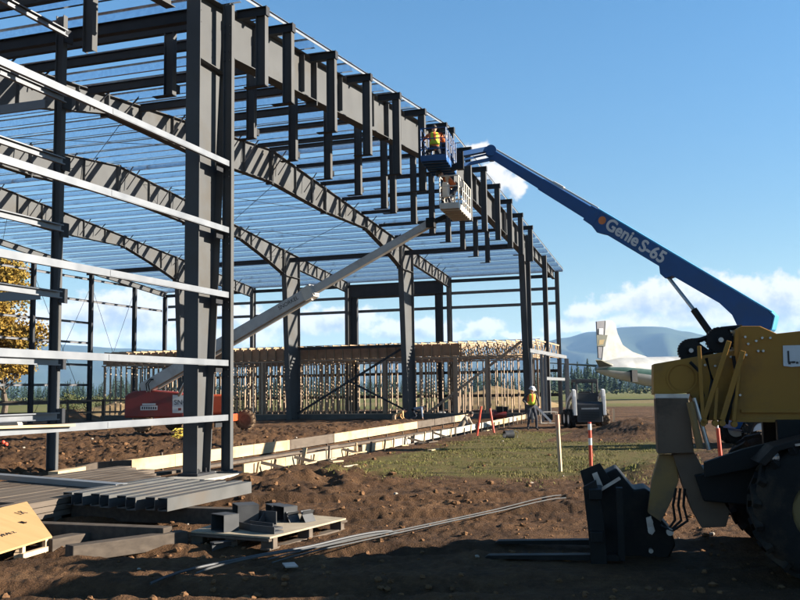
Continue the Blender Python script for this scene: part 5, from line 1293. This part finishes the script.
# yellow hose heap by the column foot
hp = MB(); c = G(181, 441); c.z = ground_h(c.x, c.y); pts = []
for i in range(90):
    a = i * .42; r_ = .28 + .12 * math.sin(i * .7); pts.append(c + V((math.cos(a) * r_, math.sin(a) * r_ * .8, .05 + i * .004 + .03 * math.sin(i * 1.9))))
hp.path(pts, .018, 6); tag(hp.build('air_hose', mat('yellow_hose', (.5, .36, .04), rough=.5), smooth=True), 'tangled yellow air hose heaped behind the tall column foot', 'hose')
# added truck out of view on the right, put there to shade the foreground
tp = CAM + FH * 7.0 + RH * 9.2; tp.z = 0
st_ = thing('added_shade_truck', tp, 'added white box truck out of view at right, there to shade the foreground', 'truck', math.atan2(RH.y, RH.x))
b = MB(); b.bx(-.2, 6.2, -1.25, 1.25, .95, 3.4); b.build('cargo_box', WHITE, st_, local=True, bevel=.03)
b = MB(); b.bx(6.3, 8.2, -1.1, 1.1, .8, 2.0); b.prism([(6.3, 2.0), (7.7, 2.0), (7.1, 2.7), (6.3, 2.7)], (0, 0, 0), (1, 0, 0), (0, 0, 1), (0, 2.1, 0)); b.build('cab', WHITE, st_, local=True, bevel=.05)
b = MB(); b.bx(-.1, 8.0, -.5, .5, .6, .94); b.build('chassis', BLKSTEEL, st_, local=True)
for x in (1.2, 7.1):
    for y in (-1.0, 1.0):
        b = MB(); b.tube((x, y - .14, .48), (x, y + .14, .48), .48, n=22); b.build('wheel', RUBBER, st_, local=True)
rr = random.Random(31)
for i in range(14):
    x = rr.uniform(-16.5, 3.5); y = rr.uniform(-1.5, -.75) if i % 3 else rr.uniform(-2.6, -1.4); a = rr.uniform(-.5, .5); L_ = rr.uniform(.25, .8)
    q = MB(); z_ = ground_h(x, y) + .03; q.bar((x - math.cos(a) * L_ / 2, y - math.sin(a) * L_ / 2, z_), (x + math.cos(a) * L_ / 2, y + math.sin(a) * L_ / 2, z_ + rr.uniform(-.01, .04)), rr.choice((.05, .09, .14)), .03)
    tag(q.build('wood_scrap', rr.choice((FORMW, GREYW, PLYPALE))), 'small wood scrap lying on the soil in front of the footing form', 'wood scrap', 'wood scraps along the front form')
# ================================================================== PEOPLE
def ik(a, c, l1, l2, hint):
    a, c = V(a), V(c); d = c - a; L_ = d.length
    if L_ > (l1 + l2) * .995: d = d * ((l1 + l2) * .995 / L_); c = a + d; L_ = d.length
    u = d / L_; x = (l1 * l1 - l2 * l2 + L_ * L_) / (2 * L_); h = math.sqrt(max(0.0, l1 * l1 - x * x))
    hv_ = V(hint); hv_ = (hv_ - u * hv_.dot(u)).normalized(); return a + u * x + hv_ * h, c
def person(loc, face, label, pel=(0, 0, .95), lean=0.0, side=0.0, hands=((.25, .28, 1.0), (.25, -.28, 1.0)), feet=((0.05, .13), (-.02, -.13)), look=0.0, turn=0.0,
           top=DARKCLOTH, legs=DENIM, vest=None, vest2=None, hat=None, knees=((1, .15, 0), (1, -.15, 0)), footz=(0, 0), toe=((1, .2), (1, -.2)), group=None, scale=1.0):
    face = V((face[0], face[1], 0)).normalized(); rz = math.atan2(face.y, face.x)
    root = thing('person', loc, label, 'person', rz, group)
    pel = V(pel); up = V((math.sin(lean), math.sin(side), math.cos(lean))).normalized(); fwd = V((math.cos(lean), 0, -math.sin(lean))); lat = V((0, 1, 0))
    spine = pel + up * .22; chest = pel + up * .43; neck = pel + up * .56
    hd = (up * math.cos(look) + fwd * math.sin(look)).normalized(); hf = (fwd * math.cos(look) - up * math.sin(look)).normalized()
    hl = hd.cross(hf); hf = (hf * math.cos(turn) + hl * math.sin(turn)).normalized(); hl = hd.cross(hf)
    hb_ = neck + hd * .045; hc = neck + hd * .155 + hf * .02
    v = []; e = []; r = []; reg = []
    def J(p, rad_, parent, region):
        v.append(V(p)); r.append(rad_); i = len(v) - 1
        if parent is not None: e.append((parent, i)); reg.append((parent, i, region))
        return i
    ip = J(pel, (.155, .115), None, 'l'); isp = J(spine, (.145, .105), ip, 't'); ich = J(chest, (.165, .115), isp, 't'); ine = J(neck, (.062, .062), ich, 't'); J(hb_, (.055, .058), ine, 's')
    for sg, (hx, hy, hz_), ft, kn, fz, tw in ((1, hands[0], feet[0], knees[0], footz[0], toe[0]), (-1, hands[1], feet[1], knees[1], footz[1], toe[1])):
        sh = chest + up * .07 + lat * sg * .19; i1 = J(sh, (.068, .068), ich, 't')
        el_, wr = ik(sh, (hx, hy, hz_), .29, .26, (-.5, sg * .7, -.6))
        i2 = J(sh.lerp(el_, .5), (.056, .056), i1, 'a'); i3 = J(el_, (.047, .047), i2, 'a'); i4 = J(el_.lerp(wr, .55), (.042, .042), i3, 'a'); i5 = J(wr, (.028, .034), i4, 'a')
        dh = (wr - el_).normalized(); hn = dh.cross(lat).normalized() if abs(dh.dot(lat)) < .9 else V((0, 0, 1)); hw = dh.cross(hn)
        pm = wr + dh * .055; i6 = J(pm, (.036, .018), i5, 's')
        for k, (o_, ln) in enumerate(((-.030, .062), (-.010, .075), (.011, .070), (.030, .055))):
            q0 = pm + dh * .035 + hw * o_; q1 = q0 + (dh * .8 + hn * .35) * ln * .6; q2 = q1 + (dh * .35 + hn * .8) * ln * .5
            j0 = J(q0, (.010, .010), i6, 's'); j1 = J(q1, (.0085, .0085), j0, 's'); J(q2, (.007, .007), j1, 's')
        th = pm + hw * -sg * .038; j0 = J(th, (.011, .011), i6, 's'); J(th + (dh * .7 + hw * -sg * .5 + hn * .3) * .05, (.008, .008), j0, 's')
        hip = pel + lat * sg * .095 - up * .03; k1 = J(hip, (.096, .098), ip, 'l')
        an_ = V((ft[0], ft[1], .085 + fz)); knp, an_ = ik(hip, an_, .44, .43, kn)
        k2 = J(hip.lerp(knp, .5), (.080, .082), k1, 'l'); k3 = J(knp, (.060, .062), k2, 'l'); k4 = J(knp.lerp(an_, .4), (.057, .060), k3, 'l'); k5 = J(an_, (.042, .046), k4, 'l')
        tv = V((tw[0], tw[1], 0)).normalized(); k6 = J(an_ + tv * .09 - V((0, 0, .045)), (.045, .036), k5, 'b'); J(an_ + tv * .18 - V((0, 0, .055)), (.038, .026), k6, 'b')
    me = bpy.data.meshes.new('body_skeleton'); me.from_pydata([tuple(p) for p in v], e, [])
    o = bpy.data.objects.new('body_skeleton', me); COL.objects.link(o)
    sk_ = o.modifiers.new('skin', 'SKIN'); sk_.use_smooth_shade = True
    for i, d in enumerate(me.skin_vertices[0].data): d.radius = r[i]; d.use_root = (i == 0)
    ss = o.modifiers.new('sub', 'SUBSURF'); ss.levels = 1; ss.render_levels = 1
    dg = bpy.context.evaluated_depsgraph_get(); dg.update()
    m2 = bpy.data.meshes.new_from_object(o.evaluated_get(dg)); bpy.data.objects.remove(o)
    vs = [V(q.co) for q in m2.vertices]; b = MB(); b.v = vs; b.f = [list(p.vertices) for p in m2.polygons]
    mats = [top, legs, SKIN, BOOT, HAIR, WHITE]; ri = {'t': 0, 'a': 0, 'l': 1, 's': 2, 'b': 3}
    def near(c):
        best = 9; rg_ = 't'
        for i, j, g in reg:
            A, B = v[i], v[j]; d = B - A; t_ = max(0, min(1, (c - A).dot(d) / max(1e-9, d.length_squared))); q = (A + d * t_ - c).length - .5 * (r[i][0] + (r[j][0] - r[i][0]) * t_)
            if q < best: best = q; rg_ = g
        return rg_
    for f in b.f:
        c = sum((vs[i] for i in f), V((0, 0, 0))) / len(f); b.m.append(ri[near(c)])
    # head grown from the neck, with brow, nose, chin, ears, eyes
    n0 = len(b.v); b.cur = 2; b.ball(hc, .1, 16, 12, 0, 0, (1.0, .79, 1.2), ax=(hf, hl, hd))
    for i in range(n0, len(b.v)):
        q = b.v[i] - hc; fx, fz_ = q.dot(hf), q.dot(hd)
        if fx > 0 and fz_ < -.02: b.v[i] += hf * (.012 * (1 - abs(fz_ + .08) / .06)) - hl * q.dot(hl) * .22
        if fx < 0: b.v[i] += hf * fx * .12
    b.prism([(.0, .025), (.026, -.022), (.0, -.026)], hc + hf * .093, hf, hd, hl * .024)
    for sg in (-1, 1):
        b.ball(hc + hl * sg * .08 - hf * .008, .026, 8, 6, 0, 0, (.65, .35, 1.1), ax=(hf, hl, hd))
        b.cur = 5; b.ball(hc + hf * .0845 + hl * sg * .031 + hd * .012, .0115, 8, 6, 0, 0, (.7, 1.1, .7), ax=(hf, hl, hd)); b.cur = 4; b.ball(hc + hf * .0905 + hl * sg * .031 + hd * .012, .006, 6, 5); b.cur = 2
    b.cur = 4; b.bar(hc + hf * .089 + hl * .024 - hd * .052, hc + hf * .089 - hl * .024 - hd * .052, .006, .007)
    body = b.build('body', mats, root, local=True, smooth=True)
    h = MB(); h.ball(hc - hf * .012 + hd * .018, .108, 16, 10, .03, 1, (1, .82, 1.12), ax=(hf, hl, hd)); keep = [f for f in h.f if sum(((h.v[i] - hc).dot(hf) < .05 or (h.v[i] - hc).dot(hd) > .06) and (h.v[i] - hc).dot(hd) > -.05 for i in f) == len(f)]
    h.f = keep; h.m = [0] * len(keep); h.build('hair', HAIR, root, local=True, smooth=True)
    if hat is not None:
        q = MB(); c0 = hc + hd * .035 - hf * .005
        q.lathe([(.142, 0), (.145, .010), (.122, .018), (.118, .055), (.095, .095), (.05, .118), (.001, .122)], c0, hd + hf * -.08, 20)
        q.prism([(.09, 0), (.185, -.012), (.185, 0.0), (.09, .014)], c0, hf, hd, hl * .17); q.build('hard_hat', hat, root, local=True, smooth=True)
    if vest is not None:
        rings = [(spine - up * .13, .172, .128), (spine, .168, .124), (chest - up * .05, .186, .136), (chest + up * .05, .188, .134), (chest + up * .115, .145, .105)]
        q = MB(); n = 24; vs = []
        for c, a_, d_ in rings:
            for i in range(n): a = 2 * math.pi * i / n; vs.append(c + lat * math.cos(a) * a_ + fwd * math.sin(a) * d_)
        fs = []; mi = []
        for k in range(len(rings) - 1):
            for i in range(n):
                a = 2 * math.pi * (i + .5) / n
                if k == 3 and abs(math.cos(a)) > .86: continue
                if k == 2 and abs(math.cos(a)) > .95: continue
                fs.append((k * n + i, k * n + (i + 1) % n, (k + 1) * n + (i + 1) % n, (k + 1) * n + i)); ac = abs(math.cos(a)); mi.append(1 if (.32 < ac < .62) or k == 0 else 0)
        q.add(vs, fs); q.m = mi; vo = q.build('safety_vest', [vest, vest2 or vest], root, local=True, smooth=True)
        sm_ = vo.modifiers.new('thick', 'SOLIDIFY'); sm_.thickness = .012
    root.scale = (scale,) * 3
    return root
def gp(px, py, dz=0.0):
    p = G(px, py); p.z = ground_h(p.x, p.y) + dz; return p
# standing worker with the pale board
w1 = gp(532, 430.5); person(w1, -FH + RH * .25, 'standing worker in white hard hat and orange and yellow vest beside the far column', lean=.10, hands=((.28, .22, .98), (.22, -.30, 1.10)), feet=((.10, .16), (-.10, -.14)), look=.25, vest=HIVISO, vest2=HIVISY, hat=WHITE, turn=.3)
# crouching worker on the form
person(gp(463, 431, -.02), RH - FH * .35, 'worker crouching at the form in pale shirt beside the leaning orange stakes', pel=(-.12, 0, .34), lean=.62, hands=((.48, .16, .30), (.46, -.14, .34)), feet=((.12, .17), (-.26, -.12)), footz=(0, 0), look=.35, top=PALECLOTH, legs=DENIM, hat=None, knees=((1, .25, .9), (1, -.2, .2)))
# bent workers on the berm
person(gp(414, 420, -.02), RH * .9 + FH * .1, 'worker in grey blue jacket bending low on the soil near the studs', pel=(-.05, 0, .62), lean=1.35, hands=((.55, .15, .12), (.48, -.2, .10)), feet=((.05, .18), (-.28, -.15)), look=.1, top=mat('grey_blue_jacket', (.22, .27, .36), rough=.9), legs=DENIM)
person(gp(397, 421.5, -.02), RH + FH * .3, 'worker in tan clothes kneeling low on the soil left of the grey blue one', pel=(-.15, 0, .30), lean=1.05, hands=((.42, .18, .08), (.40, -.18, .08)), feet=((-.5, .15), (-.5, -.15)), look=.2, top=mat('bright_tan_jacket', (.58, .33, .13), rough=.9), legs=TANCLOTH, knees=((1, .2, -.6), (1, -.2, -.6)), toe=((-1, 0), (-1, 0)))
# upper basket
def bk_p(P, aS_, aL_, s, l): return P + aS_ * s + aL_ * l + V((0, 0, .055))
person(bk_p(BX, aS, aL, .40, .42), aL * .9 - aS * .2, 'worker in bright orange and yellow vest in the blue basket, back turned', pel=(-.05, 0, .46), lean=.22, hands=((.40, .22, .95), (.38, -.24, .80)), feet=((.12, .17), (-.30, -.13)), knees=((1, .3, .6), (1, -.2, -.3)), look=-.25, vest=HIVISO, vest2=HIVISY, top=mat('orange_shirt', (.5, .13, .03), rough=.9), hat=None)
person(bk_p(BX, aS, aL, .44, 1.72), aS * .4 + aL, 'worker in navy jacket at the far end of the blue basket', pel=(-.05, 0, .62), lean=.30, hands=((.42, .15, 1.0), (.40, -.2, .85)), feet=((.12, .16), (-.22, -.13)), knees=((1, .25, .4), (1, -.2, .1)), look=.2, top=BLUECLOTH, legs=DENIM, hat=BLACK)
person(bk_p(BX2, aS2, aL2, .33, .85), -aS2 * .8 - aL2 * .3, 'worker bending inside the cream basket in an orange vest', pel=(-.05, 0, .80), lean=.75, hands=((.42, .14, .72), (.38, -.16, .66)), feet=((.08, .14), (-.16, -.12)), look=.3, vest=HIVISO, vest2=HIVISO, top=TANCLOTH, legs=DENIM, hat=BLACK)
# ================================================================== TREES, FAR WOOD, MOUND, SMALL GROUND COVER
def leaf_quads(b, c, r, n, size, rg, squash=1.0):
    for _ in range(n):
        while True:
            d = V((rg.uniform(-1, 1), rg.uniform(-1, 1), rg.uniform(-1, 1)))
            if d.length <= 1: break
        d = d * (0.35 + 0.65 * rg.random() ** 0.5)
        p = V(c) + V((d.x * r, d.y * r, d.z * r * squash))
        u = V((rg.gauss(0, 1), rg.gauss(0, 1), rg.gauss(0, .7))).normalized(); v = u.cross(V((rg.gauss(0, 1), rg.gauss(0, 1), rg.gauss(0, 1)))).normalized()
        s = size * rg.uniform(0.6, 1.4)
        b.add([p - u * s * .5, p + v * s * .35, p + u * s * .5, p - v * s * .35], [(0, 1, 2, 3)])
def broadleaf(loc, H, crown_r, label, seed, nl, group=None):
    rg = random.Random(seed); root = thing('autumn_tree', loc, label, 'tree', 0, group)
    tr = MB(); br = MB(); lf = MB(); base = V(loc)
    trunk = [base + V((0.25 * math.sin(k * 1.3 + seed), 0.2 * math.cos(k + seed), H * 0.09 * k)) for k in range(8)]; trunk[0] = base - V((0, 0, 0.3))
    tr.path(trunk, H * 0.026, 8, H * 0.010)
    tips = []
    for i in range(26):
        k = rg.uniform(1.6, 6.9); p0 = trunk[int(k)].lerp(trunk[int(k) + 1], k % 1); a = rg.uniform(0, 6.283); ln = crown_r * rg.uniform(0.55, 1.05) * (1.1 - 0.06 * k)
        p1 = p0 + V((math.cos(a) * ln * .5, math.sin(a) * ln * .5, ln * rg.uniform(.2, .5))); p2 = p1 + V((math.cos(a + rg.uniform(-.5, .5)) * ln * .5, math.sin(a + rg.uniform(-.5, .5)) * ln * .5, ln * rg.uniform(.15, .6)))
        br.path([p0, p1, p2], H * 0.008, 5, H * 0.002); tips += [p1.lerp(p2, .3), p2]
        for _ in range(4):
            q0 = p1.lerp(p2, rg.random()); q1 = q0 + V((rg.gauss(0, .5), rg.gauss(0, .5), rg.uniform(.1, .8))) * crown_r * .28
            br.path([q0, q1], H * 0.003, 4, H * 0.001); tips.append(q1)
    for tpt in tips:
        if rg.random() < 0.13: continue
        leaf_quads(lf, tpt, crown_r * rg.uniform(.14, .30), int(nl * rg.uniform(.4, 1.5)), 0.24, rg, .8)
    tr.build('trunk', BARK, root, smooth=True); br.build('limbs', BARK, root); lf.build('crown', GOLDL, root)
p = CAM + FH * 78 - RH * 35.6
broadleaf(V((p.x, p.y, -0.1)), 18.5, 5.7, 'golden autumn tree with bare upper twigs, nearer of two behind the frame', 3, 330)
p = CAM + FH * 92 - RH * 38.5
broadleaf(V((p.x, p.y, -0.1)), 11.5, 3.6, 'smaller thin golden tree standing farther back between the big ones', 8, 90)
p = CAM + FH * 70 - RH * 41
broadleaf(V((p.x, p.y, -0.1)), 14.5, 5.6, 'broad golden tree at the far left edge behind the frame', 21, 260)
def shrub(p, r, label, seed, m=SHRUB):
    rg = random.Random(seed); root = thing('shrub', p, label, 'shrub', 0, 'shrubs beyond the rear wall')
    st = MB(); lf = MB()
    for i in range(7):
        a = rg.uniform(0, 6.28); e = V(p) + V((math.cos(a) * r * .6, math.sin(a) * r * .6, r * rg.uniform(.6, 1.2)))
        st.path([V(p) - V((0, 0, .1)), V(p).lerp(e, .5) + V((0, 0, r * .12)), e], 0.03, 4, 0.01); leaf_quads(lf, e, r * .45, 60, .14, rg, .8)
    leaf_quads(lf, V(p) + V((0, 0, r * .45)), r * .8, 240, .14, rg, .6)
    st.build('stems', BARK, root); lf.build('leaves', m, root)
for i, (px, D, r, lab) in enumerate(((66, 74, 1.3, 'rounded olive shrub right of the golden trees'), (80, 80, 1.6, 'dark green bush seen just left of the rear post'), (101, 86, 1.4, 'low bush behind the left end of the timber wall'),
                                     (140, 82, 1.5, 'green bush beyond the red machine, behind the studs'), (182, 88, 1.8, 'tall bush behind the grey lift boom'), (232, 90, 1.7, 'bush seen through studs right of the tall post'), (246, 84, 1.2, 'small yellow green bush low behind the studs'))):
    q = CAM + FH * D + RH * ((px - 400) / FPX * D); shrub(V((q.x, q.y, -0.05)), r, lab, 40 + i)
def conifer_into(tk, cr, p, H, rg, n=90):
    p = V(p); R = H * rg.uniform(.22, .32)
    tk.path([p - V((0, 0, .5)), p + V((0, 0, H * .6)), p + V((0, 0, H))], H * .018, 5, H * .003)
    for k in range(n):
        q = (k + rg.random()) / n; z = H * (0.08 + 0.92 * q); rr_ = R * (1 - q) ** .8 * rg.uniform(.55, 1.2) + 0.1; a = rg.uniform(0, 6.28)
        d = V((math.cos(a), math.sin(a), 0)); sd = V((-d.y, d.x, 0)); w_ = R * .42 * (1 - q * .6)
        b0 = p + V((0, 0, z)); e = b0 + d * rr_ - V((0, 0, rr_ * .35))
        cr.add([b0 + V((0, 0, H * .025)), b0 + d * rr_ * .6 + sd * w_ * .5 - V((0, 0, rr_ * .2)), e, b0 + d * rr_ * .6 - sd * w_ * .5 - V((0, 0, rr_ * .2))], [(0, 1, 2, 3)])
rg = random.Random(77)
names_ = ['tallest dark conifer', 'slender dark conifer', 'short dark conifer', 'broad dark conifer']
cons = [(563, 16.5), (566.5, 13.0), (570, 15.5), (573, 12.5), (576, 17.5), (579.5, 13.5), (583, 15.0), (586, 18.0), (589, 14.0), (592, 12.6), (595, 15.5), (599, 13.2), (603, 15.2), (608, 13.0), (613, 12.0), (619, 13.6)]
for i, (px, H) in enumerate(cons):
    D = 430 + rg.uniform(-25, 35); q = CAM + FH * D + RH * ((px - 400) / FPX * D); q.z = -0.4
    root = thing('conifer', q, 'dark conifer in the far tree line between the door frame and the aircraft tail', 'tree', 0, 'conifers of the far tree line')
    tk = MB(); cr = MB(); conifer_into(tk, cr, q, H * .84, rg, 230); tk.build('trunk', BARK, root); cr.build('crown', CONIF, root)
fw_ = MB(); fk = MB(); 
for i in range(1700):
    px = rg.uniform(-120, 1000); D = rg.uniform(470, 620)
    if px > 560: D += 60
    H = rg.uniform(8, 14) * (0.8 + 0.35 * (nz3(V((px * .03, 0, 0))))) * (1.15 if px > 450 else 0.95)
    q = CAM + FH * D + RH * ((px - 400) / FPX * D); q.z = -0.4; conifer_into(fw_, fw_, q, H, rg, 34)
tag(fw_.build('far_wood', CONIF), kind='stuff')
# low scrub line right under the wood and field edges
sc = MB()
for i in range(420):
    px = rg.uniform(-60, 900); D = rg.uniform(300, 450); q = CAM + FH * D + RH * ((px - 400) / FPX * D); leaf_quads(sc, (q.x, q.y, 0.4), rg.uniform(1.0, 2.6), 22, 1.0, rg, .5)
tag(sc.build('field_scrub', SHRUB), kind='stuff')
# earth mound beyond the timber rooms
def mound(name, c, sx, sy, h, seed, m, kind='structure'):
    vs = []; fs = []; n = 48
    for j in range(n + 1):
        for i in range(n + 1):
            u, v = i / n * 2 - 1, j / n * 2 - 1; q = max(0, 1 - (u * u + v * v) ** .5)
            x, y = c[0] + u * sx, c[1] + v * sy
            z = h * (q ** .85) * (1 + .25 * nz3(V((x * .35, y * .35, seed)))) + (.16 * nz3(V((x * 1.3, y * 1.3, seed))) * min(1, q * 4))
            vs.append((x, y, z - 0.25))
    for j in range(n):
        for i in range(n): a = j * (n + 1) + i; fs.append((a, a + 1, a + n + 2, a + n + 1))
    me = bpy.data.meshes.new(name); me.from_pydata(vs, [], fs); me.materials.append(m); me.polygons.foreach_set('use_smooth', [True] * len(me.polygons))
    o = bpy.data.objects.new(name, me); COL.objects.link(o); tag(o, kind=kind); TOP[o.name] = Matrix(); return o
TANSOIL = mat('dry_tan_soil', (0.21, 0.145, 0.075), (0.14, 0.095, 0.048), rough=0.95, scale=1.2, bump=0.5, bscale=8, spec=0.1, c3=(0.12, 0.1, 0.04))
q = CAM + FH * 92 + RH * (96 / FPX * 92); mound('earth_mound', (q.x, q.y), 9, 6.5, 2.55, 3, TANSOIL)
q = CAM + FH * 84 + RH * (-278 / FPX * 84); mound('earth_mound', (q.x, q.y), 7, 6, 1.5, 9, TANSOIL)
q = CAM + FH * 70 + RH * (-330 / FPX * 70); mound('earth_mound', (q.x, q.y), 3.5, 2.5, 0.9, 5, CLOD)
# clods and grass tufts
cl = MB(); rg = random.Random(5)
cnt = 0
while cnt < 3600:
    D = 5.5 * (6.2 ** rg.random()); px = rg.uniform(-40, 840); q = CAM + FH * D + RH * ((px - 400) / FPX * D); x, y = q.x, q.y
    if grass_mask(x, y) > 0.35 and rg.random() < 0.85: continue
    if -0.9 < y < 3.0 and -19.5 < x < 14: continue
    if nz3(V((x * .7, y * .7, 8))) < -0.15 and rg.random() < .8: continue
    s = 0.005 + 0.04 * rg.random() ** 7
    if D > 14: s *= 1.8
    cl.ball((x, y, ground_h(x, y) + s * .25), s, 7, 5, .28, cnt, (1, rg.uniform(.7, 1.2), rg.uniform(.5, .85))); cnt += 1
tag(cl.build('soil_clods', CLOD), kind='stuff')
st = MB()
for i in range(40):
    D = 9 * (5 ** rg.random()); px = rg.uniform(-20, 820); q = CAM + FH * D + RH * ((px - 400) / FPX * D); x, y = q.x, q.y
    if -0.9 < y < 3.0 and -19.5 < x < 14: continue
    s = rg.uniform(.015, .04) * (1 if D < 14 else 1.4); st.ball((x, y, ground_h(x, y) + s * .2), s, 7, 5, .2, i, (1.2, .9, .6))
tag(st.build('pale_stones', STONE), kind='stuff')
gb_ = MB(); cnt = 0
while cnt < 5200:
    x = rg.uniform(-21, 5); y = rg.uniform(-10.5, -0.8)
    g = grass_mask(x, y)
    if g < rg.uniform(.15, .9) or nz3(V((x * .8, y * .8, 5))) < rg.uniform(-.25, .4): cnt += 0.05; continue
    z = ground_h(x, y)
    for _ in range(3):
        px_, py_ = x + rg.gauss(0, .06), y + rg.gauss(0, .06); h_ = rg.uniform(.015, .06); a = rg.uniform(0, 6.28); w_ = .012
        gb_.add([(px_ - math.cos(a) * w_, py_ - math.sin(a) * w_, z - .02), (px_ + math.cos(a) * w_, py_ + math.sin(a) * w_, z - .02), (px_ + rg.gauss(0, .03), py_ + rg.gauss(0, .03), z + h_)], [(0, 1, 2)])
    cnt += 1
tag(gb_.build('grass_tufts', GRASSB), kind='stuff')
